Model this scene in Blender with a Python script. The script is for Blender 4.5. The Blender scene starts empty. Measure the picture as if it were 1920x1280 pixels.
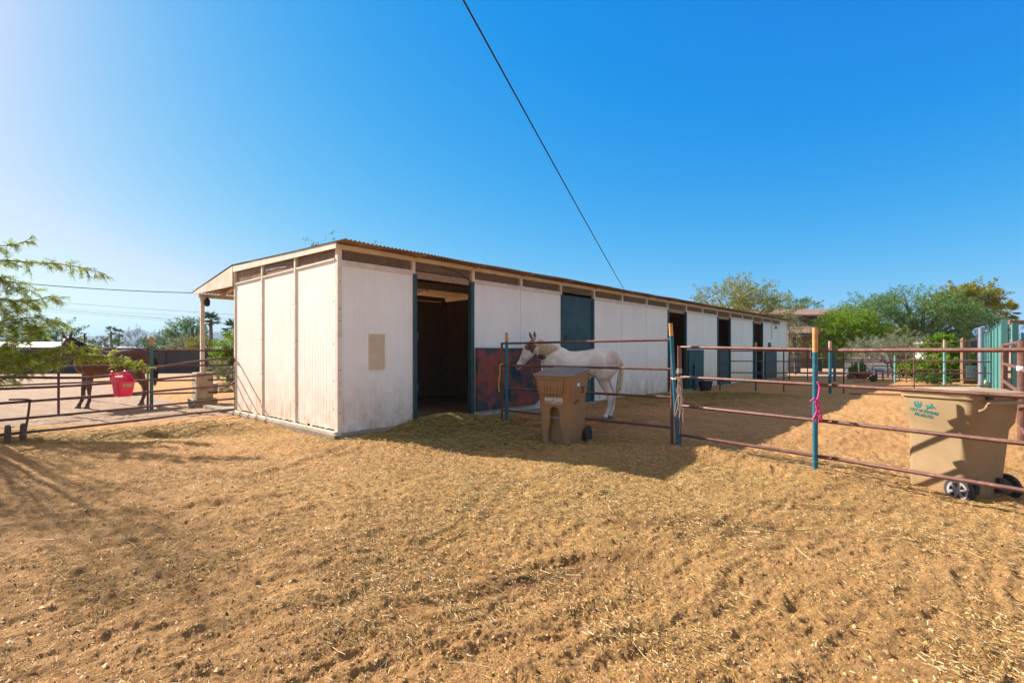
import bpy, bmesh, math, random
import numpy as np
from mathutils import Vector, Matrix, noise as mnoise

random.seed(7); rng = np.random.default_rng(7)
scene = bpy.context.scene
COL = scene.collection
R = math.radians

# ------------------------------------------------------------------ camera, sky, sun, exposure
H = 1.4; F = 940.0; CX = 960.0; HV = 660.0
cam_d = bpy.data.cameras.new('camera'); cam = bpy.data.objects.new('camera', cam_d); COL.objects.link(cam)
cam.location = (0, 0, H); cam.rotation_euler = (R(90), 0, 0)
cam_d.sensor_width = 36; cam_d.lens = F / 1920 * 36; cam_d.shift_y = 20 / 1920
cam_d.clip_start = 0.05; cam_d.clip_end = 20000
scene.camera = cam

SUN_AZ = -62.4; SUN_EL = 33.4
world = bpy.data.worlds.new('World'); scene.world = world; world.use_nodes = True
wn = world.node_tree; wn.nodes.clear()
wo = wn.nodes.new('ShaderNodeOutputWorld'); bg = wn.nodes.new('ShaderNodeBackground')
sky = wn.nodes.new('ShaderNodeTexSky'); sky.sky_type = 'NISHITA'; sky.sun_disc = False
sky.sun_elevation = R(SUN_EL); sky.sun_rotation = R(SUN_AZ)
sky.air_density = 1.0; sky.dust_density = 0.7; sky.ozone_density = 2.0; sky.altitude = 300
# film-like response of the blue sky: per-channel gain and gamma on the sky's own colours
sep = wn.nodes.new('ShaderNodeSeparateColor'); cmb = wn.nodes.new('ShaderNodeCombineColor')
wn.links.new(sky.outputs[0], sep.inputs[0]); KS = 1 / (.1 * 2 ** 1.3)
def wmath(op, a, b):
    n = wn.nodes.new('ShaderNodeMath'); n.operation = op
    for i, x in enumerate((a, b)):
        if isinstance(x, (int, float)): n.inputs[i].default_value = x
        else: wn.links.new(x, n.inputs[i])
    return n.outputs[0]
chn = [wmath('MULTIPLY', wmath('POWER', sep.outputs[i_], g_), a_ * KS) for i_, (g_, a_) in enumerate(((1.9, .0225), (.80, .160), (.20, .63)))]
chn[0] = wmath('MAXIMUM', wmath('SUBTRACT', chn[0], .035 * KS), 0.0)
chn[0] = wmath('MINIMUM', chn[0], wmath('MULTIPLY', chn[1], .82))
for i_ in range(3): wn.links.new(chn[i_], cmb.inputs[i_])
# added warm-white sky patch, unseen overhead and behind the camera, to fill shade
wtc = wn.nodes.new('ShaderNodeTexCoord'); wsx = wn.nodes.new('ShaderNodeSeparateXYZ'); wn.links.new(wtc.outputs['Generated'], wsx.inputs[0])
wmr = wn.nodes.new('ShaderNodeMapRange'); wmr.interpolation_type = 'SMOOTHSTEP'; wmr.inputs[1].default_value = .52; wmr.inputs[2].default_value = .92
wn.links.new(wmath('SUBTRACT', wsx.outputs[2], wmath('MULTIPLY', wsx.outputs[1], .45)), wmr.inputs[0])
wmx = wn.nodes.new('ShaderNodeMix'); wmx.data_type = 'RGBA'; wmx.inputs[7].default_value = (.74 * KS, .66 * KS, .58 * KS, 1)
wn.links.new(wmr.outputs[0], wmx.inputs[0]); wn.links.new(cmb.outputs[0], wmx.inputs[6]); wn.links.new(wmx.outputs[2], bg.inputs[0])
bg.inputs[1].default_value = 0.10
wn.links.new(bg.outputs[0], wo.inputs[0])

sd = bpy.data.lights.new('sun', 'SUN'); sd.energy = 5.0; sd.angle = R(0.53); sd.color = (1.0, 0.92, 0.80)
sun = bpy.data.objects.new('sun', sd); COL.objects.link(sun)
_s = Vector((math.sin(R(SUN_AZ)) * math.cos(R(SUN_EL)), math.cos(R(SUN_AZ)) * math.cos(R(SUN_EL)), math.sin(R(SUN_EL))))
sun.rotation_euler = (-_s).to_track_quat('-Z', 'Y').to_euler(); sun.location = _s * 50
scene.view_settings.view_transform = 'Standard'; scene.view_settings.look = 'None'
scene.view_settings.exposure = 1.3; scene.view_settings.gamma = 1
scene.cycles.max_bounces = 8

# ------------------------------------------------------------------ helpers
def P(u, v, Y): return Vector(((u - CX) / F * Y, Y, H + (HV - v) * Y / F))
def XY(u, Y): return ((u - CX) / F * Y, Y)

def tag(o, label=None, cat=None, group=None, kind=None):
    if label: o['label'] = label
    if cat: o['category'] = cat
    if group: o['group'] = group
    if kind: o['kind'] = kind
    return o

def empty(name, loc=(0, 0, 0), rz=0.0):
    o = bpy.data.objects.new(name, None); COL.objects.link(o)
    o.location = loc; o.rotation_euler = (0, 0, rz); o.empty_display_size = .2
    return o

def thing(name, label, cat, loc=(0, 0, 0), rz=0.0, group=None):
    return tag(empty(name, loc, rz), label, cat, group)

def root_loc(p):
    L = Vector((0, 0, 0))
    while p: L += p.location; p = p.parent
    return L

def mesh_obj(name, verts, faces, mats=None, parent=None, smooth=False, world_space=True, mat_idx=None):
    me = bpy.data.meshes.new(name)
    if parent is not None and world_space:
        L = root_loc(parent); verts = [(v[0] - L.x, v[1] - L.y, v[2] - L.z) for v in verts]
    me.from_pydata([tuple(v) for v in verts], [], faces)
    if mats is not None:
        for m in (mats if isinstance(mats, (list, tuple)) else [mats]): me.materials.append(m)
    if mat_idx is not None: me.polygons.foreach_set('material_index', mat_idx)
    if smooth: me.polygons.foreach_set('use_smooth', [True] * len(me.polygons))
    me.update()
    o = bpy.data.objects.new(name, me); COL.objects.link(o)
    if parent is not None: o.parent = parent
    return o

def np_mesh(name, V, Q, mat=None, parent=None, smooth=False, world_space=True):
    """V (n,3) float array, Q (m,k) int array of same-size faces"""
    V = np.asarray(V, dtype=np.float32); Q = np.asarray(Q, dtype=np.int32)
    if parent is not None and world_space:
        L = root_loc(parent); V = V - np.array([L.x, L.y, L.z], dtype=np.float32)
    me = bpy.data.meshes.new(name); m, k = Q.shape
    me.vertices.add(len(V)); me.vertices.foreach_set('co', V.ravel())
    me.loops.add(m * k); me.loops.foreach_set('vertex_index', Q.ravel())
    me.polygons.add(m); me.polygons.foreach_set('loop_start', np.arange(0, m * k, k, dtype=np.int32))
    if smooth: me.polygons.foreach_set('use_smooth', np.ones(m, dtype=bool))
    me.update(calc_edges=True)
    if mat: me.materials.append(mat)
    o = bpy.data.objects.new(name, me); COL.objects.link(o)
    if parent is not None: o.parent = parent
    return o

class MB:
    def __init__(s): s.v = []; s.f = []; s.sm = []
    def add(s, vs, fs):
        n = len(s.v); s.v += [tuple(x) for x in vs]; s.f += [tuple(i + n for i in f) for f in fs]; return s
    def box(s, o, ax, ay, az):
        """o corner, three edge vectors"""
        o = Vector(o); ax = Vector(ax); ay = Vector(ay); az = Vector(az)
        vs = [o, o + ax, o + ax + ay, o + ay, o + az, o + ax + az, o + ax + ay + az, o + ay + az]
        fs = [(0, 3, 2, 1), (4, 5, 6, 7), (0, 1, 5, 4), (1, 2, 6, 5), (2, 3, 7, 6), (3, 0, 4, 7)]
        if ax.cross(ay).dot(az) < 0: fs = [f[::-1] for f in fs]
        return s.add(vs, fs)
    def cbox(s, c, size, rz=0, bevel=0):
        c = Vector(c); m = Matrix.Rotation(rz, 3, 'Z')
        ax, ay, az = m @ Vector((size[0], 0, 0)), m @ Vector((0, size[1], 0)), Vector((0, 0, size[2]))
        return s.box(c - ax / 2 - ay / 2 - az / 2, ax, ay, az)
    def bar(s, a, b, w, h):
        """rectangular bar a->b, w horizontal, h along up"""
        a = Vector(a); b = Vector(b); d = (b - a).normalized(); up = Vector((0, 0, 1))
        if abs(d.z) > .95: up = Vector((0, 1, 0))
        x = d.cross(up).normalized(); y = x.cross(d).normalized()
        return s.box(a - x * w / 2 - y * h / 2, b - a, x * w, y * h)
    def tube(s, pts, r, n=8, cap=True):
        pts = [Vector(p) for p in pts]; k = len(pts)
        rs = r if isinstance(r, (list, tuple)) else [r] * k
        base = len(s.v); prev = None
        for i, p in enumerate(pts):
            d = (pts[min(i + 1, k - 1)] - pts[max(i - 1, 0)]).normalized()
            if prev is None:
                a = Vector((0, 0, 1)) if abs(d.z) < .9 else Vector((1, 0, 0))
                x = d.cross(a).normalized()
            else:
                x = (prev - d * prev.dot(d)).normalized()
            prev = x; y = d.cross(x)
            for j in range(n):
                t = 2 * math.pi * j / n
                s.v.append(tuple(p + (x * math.cos(t) + y * math.sin(t)) * rs[i]))
        for i in range(k - 1):
            for j in range(n):
                a = base + i * n + j; b = base + i * n + (j + 1) % n
                s.f.append((a, b, b + n, a + n))
        if cap:
            s.f.append(tuple(base + j for j in range(n))[::-1]); s.f.append(tuple(base + (k - 1) * n + j for j in range(n)))
        return s
    def loft(s, rings, cap=True):
        n = len(rings[0]); base = len(s.v)
        for r_ in rings: s.v += [tuple(p) for p in r_]
        for i in range(len(rings) - 1):
            for j in range(n):
                a = base + i * n + j; b = base + i * n + (j + 1) % n
                s.f.append((a, b, b + n, a + n))
        if cap:
            s.f.append(tuple(base + j for j in range(n))[::-1]); s.f.append(tuple(base + (len(rings) - 1) * n + j for j in range(n)))
        return s
    def prism(s, poly, d):
        """closed 3-D polygon extruded by vector d"""
        n = len(poly); base = len(s.v); d = Vector(d)
        s.v += [tuple(p) for p in poly] + [tuple(Vector(p) + d) for p in poly]
        s.f.append(tuple(base + i for i in range(n))[::-1]); s.f.append(tuple(base + n + i for i in range(n)))
        for i in range(n):
            j = (i + 1) % n; s.f.append((base + i, base + j, base + n + j, base + n + i))
        return s
    def build(s, name, mat=None, parent=None, smooth=False, local=False, bevel=0, auto=False):
        o = mesh_obj(name, s.v, s.f, mat, parent, smooth, not local)
        if s.f:
            bm_x = bmesh.new(); bm_x.from_mesh(o.data); bmesh.ops.recalc_face_normals(bm_x, faces=bm_x.faces); bm_x.to_mesh(o.data); bm_x.free()
        if auto:
            try: o.data.set_sharp_from_angle(angle=R(40))
            except Exception: pass
        if bevel:
            b = o.modifiers.new('bevel', 'BEVEL'); b.width = bevel; b.segments = 2; b.limit_method = 'ANGLE'
        return o

def bez(pts, n=8):
    """Catmull-Rom through points"""
    pts = [Vector(p) for p in pts]; out = []
    for i in range(len(pts) - 1):
        p0 = pts[max(i - 1, 0)]; p1 = pts[i]; p2 = pts[i + 1]; p3 = pts[min(i + 2, len(pts) - 1)]
        for k in range(n):
            t = k / n
            out.append(.5 * ((2 * p1) + (p2 - p0) * t + (2 * p0 - 5 * p1 + 4 * p2 - p3) * t * t + (3 * p1 - p0 - 3 * p2 + p3) * t ** 3))
    out.append(pts[-1]); return out

# ------------------------------------------------------------------ materials
def new_mat(name):
    m = bpy.data.materials.new(name); m.use_nodes = True
    nt = m.node_tree; return m, nt, nt.nodes['Principled BSDF']
def c4(c): return (c[0], c[1], c[2], 1)

def mat(name, c1, c2=None, scale=4.0, rough=.7, bump=0.0, bscale=None, metal=0.0, detail=5, lo=.35, hi=.65,
        c3=None, s3=1.0, lo3=.55, hi3=.75, stretch=(1, 1, 1), spec=.5, dust=None):
    m, nt, b = new_mat(name); N = nt.nodes; L = nt.links
    b.inputs['Roughness'].default_value = rough; b.inputs['Metallic'].default_value = metal
    b.inputs['Specular IOR Level'].default_value = spec
    tc = N.new('ShaderNodeTexCoord'); mp = N.new('ShaderNodeMapping'); mp.inputs['Scale'].default_value = stretch
    L.new(tc.outputs['Object'], mp.inputs['Vector'])
    if c2 is None: b.inputs['Base Color'].default_value = c4(c1)
    else:
        n = N.new('ShaderNodeTexNoise'); n.inputs['Scale'].default_value = scale; n.inputs['Detail'].default_value = detail
        n.inputs['Roughness'].default_value = .65
        L.new(mp.outputs[0], n.inputs['Vector'])
        cr = N.new('ShaderNodeValToRGB'); cr.color_ramp.elements[0].position = lo; cr.color_ramp.elements[1].position = hi
        cr.color_ramp.elements[0].color = c4(c1); cr.color_ramp.elements[1].color = c4(c2)
        L.new(n.outputs['Fac'], cr.inputs[0]); out = cr.outputs[0]
        if c3 is not None:
            n3 = N.new('ShaderNodeTexNoise'); n3.inputs['Scale'].default_value = s3; n3.inputs['Detail'].default_value = 6
            n3.inputs['Roughness'].default_value = .7
            L.new(mp.outputs[0], n3.inputs['Vector'])
            r3 = N.new('ShaderNodeValToRGB'); r3.color_ramp.elements[0].position = lo3; r3.color_ramp.elements[1].position = hi3
            mx = N.new('ShaderNodeMix'); mx.data_type = 'RGBA'; mx.inputs[7].default_value = c4(c3)
            L.new(n3.outputs['Fac'], r3.inputs[0]); L.new(r3.outputs[0], mx.inputs[0]); L.new(out, mx.inputs[6]); out = mx.outputs[2]
        if dust is not None:
            dc, z0, z1, am = dust; sx_ = N.new('ShaderNodeSeparateXYZ'); L.new(tc.outputs['Object'], sx_.inputs[0])
            mr = N.new('ShaderNodeMapRange'); mr.inputs[1].default_value = z1; mr.inputs[2].default_value = z0; L.new(sx_.outputs[2], mr.inputs[0])
            nd = N.new('ShaderNodeTexNoise'); nd.inputs['Scale'].default_value = 6; nd.inputs['Detail'].default_value = 8; nd.inputs['Roughness'].default_value = .75; L.new(tc.outputs['Object'], nd.inputs[0])
            rd = N.new('ShaderNodeMapRange'); rd.inputs[1].default_value = .32; rd.inputs[2].default_value = .62; L.new(nd.outputs[0], rd.inputs[0])
            ml = N.new('ShaderNodeMath'); ml.operation = 'MULTIPLY'; L.new(mr.outputs[0], ml.inputs[0]); L.new(rd.outputs[0], ml.inputs[1])
            m2_ = N.new('ShaderNodeMath'); m2_.operation = 'MULTIPLY'; m2_.inputs[1].default_value = am; L.new(ml.outputs[0], m2_.inputs[0])
            mxd = N.new('ShaderNodeMix'); mxd.data_type = 'RGBA'; mxd.inputs[7].default_value = c4(dc); L.new(m2_.outputs[0], mxd.inputs[0]); L.new(out, mxd.inputs[6]); out = mxd.outputs[2]
        L.new(out, b.inputs['Base Color'])
    if bump:
        nb = N.new('ShaderNodeTexNoise'); nb.inputs['Scale'].default_value = bscale or scale * 3; nb.inputs['Detail'].default_value = 6
        L.new(mp.outputs[0], nb.inputs['Vector'])
        bp = N.new('ShaderNodeBump'); bp.inputs['Strength'].default_value = bump; bp.inputs['Distance'].default_value = .02
        L.new(nb.outputs['Fac'], bp.inputs['Height']); L.new(bp.outputs[0], b.inputs['Normal'])
    return m

def leaf_mat(name, cols, trans=.35, rough=.6):
    m, nt, b = new_mat(name); N = nt.nodes; L = nt.links
    g = N.new('ShaderNodeNewGeometry'); cr = N.new('ShaderNodeValToRGB')
    el = cr.color_ramp.elements
    el[0].position = 0; el[0].color = c4(cols[0]); el[1].position = 1; el[1].color = c4(cols[-1])
    for i, c in enumerate(cols[1:-1]):
        e = el.new((i + 1) / (len(cols) - 1)); e.color = c4(c)
    L.new(g.outputs['Random Per Island'], cr.inputs[0])
    L.new(cr.outputs[0], b.inputs['Base Color']); b.inputs['Roughness'].default_value = rough
    b.inputs['Specular IOR Level'].default_value = .12
    t = N.new('ShaderNodeBsdfTranslucent'); L.new(cr.outputs[0], t.inputs[0])
    mx = N.new('ShaderNodeMixShader'); mx.inputs[0].default_value = trans
    out = N['Material Output']
    L.new(b.outputs[0], mx.inputs[1]); L.new(t.outputs[0], mx.inputs[2]); L.new(mx.outputs[0], out.inputs[0])
    return m

def siding_mat(name, base, dirt, zdirt=.5):
    """old white paint: faint mottling, splashed mud near the foot, streaks and chipped spots"""
    m, nt, b = new_mat(name); N = nt.nodes; L = nt.links
    b.inputs['Roughness'].default_value = .75; b.inputs['Specular IOR Level'].default_value = .25
    g = N.new('ShaderNodeNewGeometry'); pos = g.outputs['Position']
    def noise(sc, st=(1, 1, 1), det=5, ro=.6):
        mp = N.new('ShaderNodeMapping'); mp.inputs['Scale'].default_value = st; L.new(pos, mp.inputs[0])
        n = N.new('ShaderNodeTexNoise'); n.inputs['Scale'].default_value = sc; n.inputs['Detail'].default_value = det
        n.inputs['Roughness'].default_value = ro; L.new(mp.outputs[0], n.inputs[0]); return n.outputs['Fac']
    def ramp(x, a, c):
        r_ = N.new('ShaderNodeMapRange'); r_.inputs[1].default_value = a; r_.inputs[2].default_value = c; L.new(x, r_.inputs[0]); return r_.outputs[0]
    def math_(op, a, c):
        n = N.new('ShaderNodeMath'); n.operation = op
        for i, x in enumerate((a, c)):
            if isinstance(x, (int, float)): n.inputs[i].default_value = x
            else: L.new(x, n.inputs[i])
        return n.outputs[0]
    def mix(f, a, c):
        n = N.new('ShaderNodeMix'); n.data_type = 'RGBA'
        L.new(f, n.inputs[0])
        for i, x in ((6, a), (7, c)):
            if isinstance(x, tuple): n.inputs[i].default_value = c4(x)
            else: L.new(x, n.inputs[i])
        return n.outputs[2]
    c = mix(ramp(noise(1.1), .3, .7), base, tuple(x * .9 for x in base))
    st = ramp(noise(3.0, (3, 3, .35), 4), .55, .8)
    c = mix(math_('MULTIPLY', st, .35), c, tuple(x * .75 for x in base))
    sep = N.new('ShaderNodeSeparateXYZ'); L.new(pos, sep.inputs[0])
    zz = ramp(sep.outputs[2], 1.5, .08)
    zz = math_('POWER', zz, 1.7)
    d = math_('MULTIPLY', math_('ADD', math_('MULTIPLY', zz, .85), 0.0), ramp(noise(4.5, (1, 1, .6), 7, .7), .3, .62))
    c = mix(d, c, dirt)
    ch = ramp(noise(16, (1, 1, 1), 7, .75), .635, .68)
    zc = ramp(sep.outputs[2], .75, .12)
    c = mix(math_('MULTIPLY', ch, zc), c, (.16, .085, .05))
    sp = ramp(noise(40, (1, 1, 1), 2, .5), .76, .78)
    c = mix(math_('MULTIPLY', sp, .6), c, (.2, .13, .1))
    L.new(c, b.inputs['Base Color'])
    bp = N.new('ShaderNodeBump'); bp.inputs['Strength'].default_value = .15; bp.inputs['Distance'].default_value = .01
    L.new(noise(30, (1, 1, .2)), bp.inputs['Height']); L.new(bp.outputs[0], b.inputs['Normal'])
    return m

M = {}
M['siding'] = siding_mat('white_painted_siding', (.90, .85, .80), (.55, .34, .19))
M['trim'] = mat('cream_trim_paint', (.74, .63, .50), (.58, .45, .33), 3, .7, .1, 30, c3=(.28, .17, .1), s3=5, lo3=.62, hi3=.72)
M['post_paint'] = mat('cream_post', (.78, .69, .58), (.64, .52, .41), 5, .6, c3=(.40, .25, .15), s3=12, lo3=.62, hi3=.70)
M['teal_door'] = mat('teal_door_paint', (.030, .082, .092), (.020, .05, .06), 3, .6, .15, 20, c3=(.10, .14, .14), s3=9, lo3=.6, hi3=.75)
M['teal_old'] = mat('weathered_teal_steel', (.028, .066, .076), (.016, .03, .038), 5, .7, .25, 20, c3=(.27, .06, .04), s3=1.9, lo3=.44, hi3=.58)
M['roof'] = mat('weathered_corrugated_steel', (.30, .22, .17), (.16, .09, .06), 1.5, .55, .2, 20, metal=.2, c3=(.42, .36, .3), s3=4)
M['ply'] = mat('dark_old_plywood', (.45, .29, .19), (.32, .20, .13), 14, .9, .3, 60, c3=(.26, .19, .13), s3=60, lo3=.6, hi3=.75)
M['wire'] = mat('brown_vent_wire', (.46, .32, .22), (.32, .21, .14), 8, .6)
M['conc'] = mat('old_concrete', (.36, .29, .22), (.25, .19, .14), 4, .9, .4, 30, c3=(.16, .11, .08), s3=3)
M['conc_w'] = mat('painted_block', (.50, .40, .29), (.38, .28, .19), 4, .9, .4, 25, c3=(.2, .13, .09), s3=3, lo3=.55, hi3=.65)
M['lath'] = mat('cream_lath', (.74, .58, .43), (.66, .50, .36), 6, .7, .1)
M['rust'] = mat('red_oxide_pipe', (.19, .085, .062), (.11, .045, .035), 6, .5, .12, 60, metal=.15, c3=(.33, .19, .15), s3=18, lo3=.55, hi3=.8)
M['rust_dark'] = mat('dark_rust_pipe', (.13, .055, .045), (.075, .035, .032), 6, .5, .12, 60, metal=.15, c3=(.24, .13, .1), s3=18, lo3=.55, hi3=.8)
M['tealpipe'] = mat('teal_post_paint', (.010, .15, .22), (.012, .09, .14), 14, .45, .1, 60, c3=(.2, .1, .06), s3=30, lo3=.66, hi3=.72)
M['tealpipe_pale'] = mat('faded_teal_post_paint', (.16, .36, .37), (.05, .2, .22), 12, .5, .1, 60, c3=(.5, .42, .38), s3=20, lo3=.55, hi3=.6)
M['tip'] = mat('ochre_post_tip', (.60, .30, .09), (.45, .2, .07), 10, .6)
M['tip_pink'] = mat('bare_post_tip', (.55, .32, .24), (.42, .22, .16), 10, .6)
M['galv'] = mat('galvanised_pole', (.26, .28, .34), (.20, .22, .27), 10, .45, metal=.3)
M['bin1'] = mat('tan_cart_plastic', (.33, .175, .075), (.28, .145, .062), 2.5, .55, .06, 60, c3=(.24, .13, .06), s3=7, lo3=.52, hi3=.72, dust=((.34, .21, .12), 0.0, .7, .8))
M['bin1_lid'] = mat('dusty_brown_lid', (.20, .13, .08), (.25, .17, .11), 4, .5, .06, 60)
M['bin2'] = mat('sand_cart_plastic', (.29, .20, .105), (.245, .165, .08), 2.0, .6, .05, 60, c3=(.29, .19, .095), s3=6, lo3=.52, hi3=.75, dust=((.38, .24, .13), 0.0, .8, .8))
M['bin2_lid'] = mat('sun_faded_lid', (.38, .29, .17), (.32, .235, .13), 3, .65, .06, 60, c3=(.24, .17, .09), s3=6, lo3=.55, hi3=.75)
M['tyre'] = mat('black_tyre', (.022, .02, .02), (.05, .042, .036), 20, .8, .3, 80)
M['rim'] = mat('dusty_grey_wheel', (.40, .38, .37), (.22, .2, .2), 10, .6)
M['rim_dark'] = mat('dark_wheel_hub', (.03, .028, .03), (.05, .045, .045), 10, .6)
M['white'] = mat('white_print', (.72, .72, .72))
M['black'] = mat('black_print', (.02, .02, .02))
M['dark'] = mat('dark_grey', (.03, .03, .032), rough=.7)
M['teal_print'] = mat('teal_print', (.0, .13, .14))
M['scuff'] = mat('brown_scuff', (.15, .07, .025))
M['pink'] = mat('pink_plastic', (.88, .045, .14), (.80, .035, .11), 6, .4)
M['pinkrope'] = mat('pink_ribbon', (.62, .05, .22), (.5, .04, .16), 30, .8)
M['twine'] = mat('baling_twine', (.52, .40, .33), (.42, .3, .24), 40, .9)
M['strap'] = mat('yellow_strap', (.55, .36, .05))
M['sticker'] = mat('green_sticker', (.30, .35, .08), (.5, .5, .2), 60, .6, lo=.45, hi=.55)
M['clamp'] = mat('grey_clamp', (.40, .37, .31), (.3, .28, .24), 20, .5, metal=.3)
M['wood'] = mat('weathered_wood', (.24, .13, .075), (.16, .085, .05), 3, .85, .3, 30, stretch=(6, 6, .8))
M['woodgrey'] = mat('grey_stake_wood', (.13, .09, .07), (.08, .055, .045), 8, .9, .3, 30)
M['tealboard'] = mat('teal_board_paint', (.085, .26, .24), (.06, .20, .19), 3, .8, .2, 20, stretch=(8, 8, 1), c3=(.16, .32, .3), s3=2)
M['tealboard_dark'] = mat('teal_fence_post_paint', (.06, .19, .18), (.04, .14, .135), 3, .8, .2, 20, stretch=(8, 8, 1))
M['cable'] = mat('black_cable', (.012, .012, .014))
M['wall_dark'] = mat('grey_block_wall', (.075, .066, .066), (.05, .045, .047), .8, .9, .2, 8)
M['wall_cap'] = mat('brown_wall_cap', (.22, .14, .11))
M['blue_roof'] = mat('pale_blue_sheet_roof', (.24, .32, .46), (.34, .42, .55), 1.2, .4)
M['white_roof'] = mat('white_sheet_roof', (.78, .74, .73))
M['stucco'] = mat('brown_stucco', (.20, .135, .095), (.17, .11, .08), 1, .9, .2, 10)
M['shingle'] = mat('red_brown_shingles', (.27, .16, .11), (.2, .115, .08), 3, .9, .4, 12, stretch=(1, 1, 4))
M['fascia_dark'] = mat('dark_fascia', (.06, .035, .025))
M['barrel'] = mat('grey_green_barrel', (.22, .24, .21), (.17, .19, .17), 4, .6)
M['blueplastic'] = mat('blue_plastic', (.02, .12, .40))
M['shade'] = mat('black_shade_cloth', (.012, .016, .024), (.02, .025, .035), 3, .9)
M['bark'] = mat('grey_bark', (.16, .115, .085), (.09, .06, .045), 10, .9, .5, 40)
M['palmbark'] = mat('palm_bark', (.17, .10, .07), (.11, .06, .045), 10, .9, .6, 20, stretch=(1, 1, 4))
M['twig'] = mat('pale_twig', (.30, .22, .17), (.2, .14, .1), 20, .8)
M['hills'] = mat('desert_hills', (.10, .085, .075), (.14, .115, .095), .004, 1, 0, c3=(.08, .08, .06), s3=.02)
M['lf_near'] = leaf_mat('mesquite_leaves_near', [(.13, .20, .02), (.28, .36, .03), (.42, .48, .04), (.18, .25, .04), (.50, .52, .08)], .5)
M['lf_olive'] = leaf_mat('olive_leaves', [(.13, .16, .04), (.22, .23, .06), (.34, .31, .08), (.17, .20, .06)], .35)
M['lf_dark'] = leaf_mat('mesquite_leaves', [(.045, .11, .035), (.09, .18, .05), (.17, .26, .08), (.07, .15, .05), (.24, .31, .11)], .3)
M['lf_green'] = leaf_mat('bright_leaves', [(.06, .15, .01), (.15, .26, .015), (.25, .33, .02), (.10, .19, .02)], .4)
M['lf_yellow'] = leaf_mat('yellow_green_leaves', [(.12, .15, .012), (.22, .22, .02), (.33, .27, .03), (.10, .13, .015)], .35)
M['lf_sage'] = leaf_mat('sage_leaves', [(.17, .19, .12), (.27, .27, .17), (.22, .23, .14), (.12, .15, .08)], .3)
M['lf_mid'] = leaf_mat('mid_green_leaves', [(.05, .09, .03), (.09, .14, .04), (.15, .2, .06)], .35)
M['lf_palm'] = leaf_mat('palm_fronds', [(.03, .07, .03), (.06, .11, .04), (.10, .14, .06)], .25)
M['lf_palm_y'] = leaf_mat('yellowing_palm_fronds', [(.10, .13, .03), (.25, .24, .03), (.36, .28, .04)], .25)

def ground_mat():
    m, nt, b = new_mat('dirt_and_trampled_hay'); N = nt.nodes; L = nt.links
    b.inputs['Roughness'].default_value = .95; b.inputs['Specular IOR Level'].default_value = .15
    g = N.new('ShaderNodeNewGeometry'); pos = g.outputs['Position']
    def noise(sc, det=6, ro=.6, st=(1, 1, 1), rot=0):
        mp = N.new('ShaderNodeMapping'); mp.inputs['Scale'].default_value = st; mp.inputs['Rotation'].default_value = (0, 0, rot); L.new(pos, mp.inputs[0])
        n = N.new('ShaderNodeTexNoise'); n.inputs['Scale'].default_value = sc; n.inputs['Detail'].default_value = det
        n.inputs['Roughness'].default_value = ro; L.new(mp.outputs[0], n.inputs[0]); return n.outputs['Fac']
    def ramp(x, a, c):
        r_ = N.new('ShaderNodeMapRange'); r_.inputs[1].default_value = a; r_.inputs[2].default_value = c; L.new(x, r_.inputs[0]); return r_.outputs[0]
    def mul(a, c):
        n = N.new('ShaderNodeMath'); n.operation = 'MULTIPLY'; L.new(a, n.inputs[0])
        if isinstance(c, float): n.inputs[1].default_value = c
        else: L.new(c, n.inputs[1])
        return n.outputs[0]
    def mix(f, a, c):
        n = N.new('ShaderNodeMix'); n.data_type = 'RGBA'; L.new(f, n.inputs[0])
        for i, x in ((6, a), (7, c)):
            if isinstance(x, tuple): n.inputs[i].default_value = c4(x)
            else: L.new(x, n.inputs[i])
        return n.outputs[2]
    c = mix(ramp(noise(1.3, 5), .35, .65), (.45, .225, .085), (.55, .295, .12))
    c = mix(ramp(noise(9, 8, .75), .42, .62), c, (.32, .158, .056))
    c = mix(mul(ramp(noise(75, 5, .85), .52, .62), .85), c, (.68, .45, .23))
    c = mix(mul(ramp(noise(42, 5, .85), .56, .66), .85), c, (.13, .062, .025))
    # bits of green hay, thickest in the middle of the yard
    att = N.new('ShaderNodeAttribute'); att.attribute_name = 'hay'
    c = mix(mul(mul(ramp(noise(55, 6, .85, (1, 1.7, 1), .6), .44, .58), .75), att.outputs['Fac']), c, (.32, .24, .075))
    at2 = N.new('ShaderNodeAttribute'); at2.attribute_name = 'pink'
    c = mix(at2.outputs['Fac'], c, mix(ramp(noise(3, 8, .7), .4, .65), (.40, .285, .21), (.30, .205, .15)))
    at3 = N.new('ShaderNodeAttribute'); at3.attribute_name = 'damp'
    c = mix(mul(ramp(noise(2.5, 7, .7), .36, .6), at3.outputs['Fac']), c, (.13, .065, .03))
    L.new(c, b.inputs['Base Color'])
    b1 = N.new('ShaderNodeBump'); b1.inputs['Strength'].default_value = 1.0; b1.inputs['Distance'].default_value = .03
    L.new(noise(55, 8, .8), b1.inputs['Height'])
    b2 = N.new('ShaderNodeBump'); b2.inputs['Strength'].default_value = .35; b2.inputs['Distance'].default_value = .04
    L.new(noise(9, 6, .7), b2.inputs['Height']); L.new(b1.outputs[0], b2.inputs['Normal'])
    L.new(b2.outputs[0], b.inputs['Normal'])
    return m
M['ground'] = ground_mat()

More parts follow.
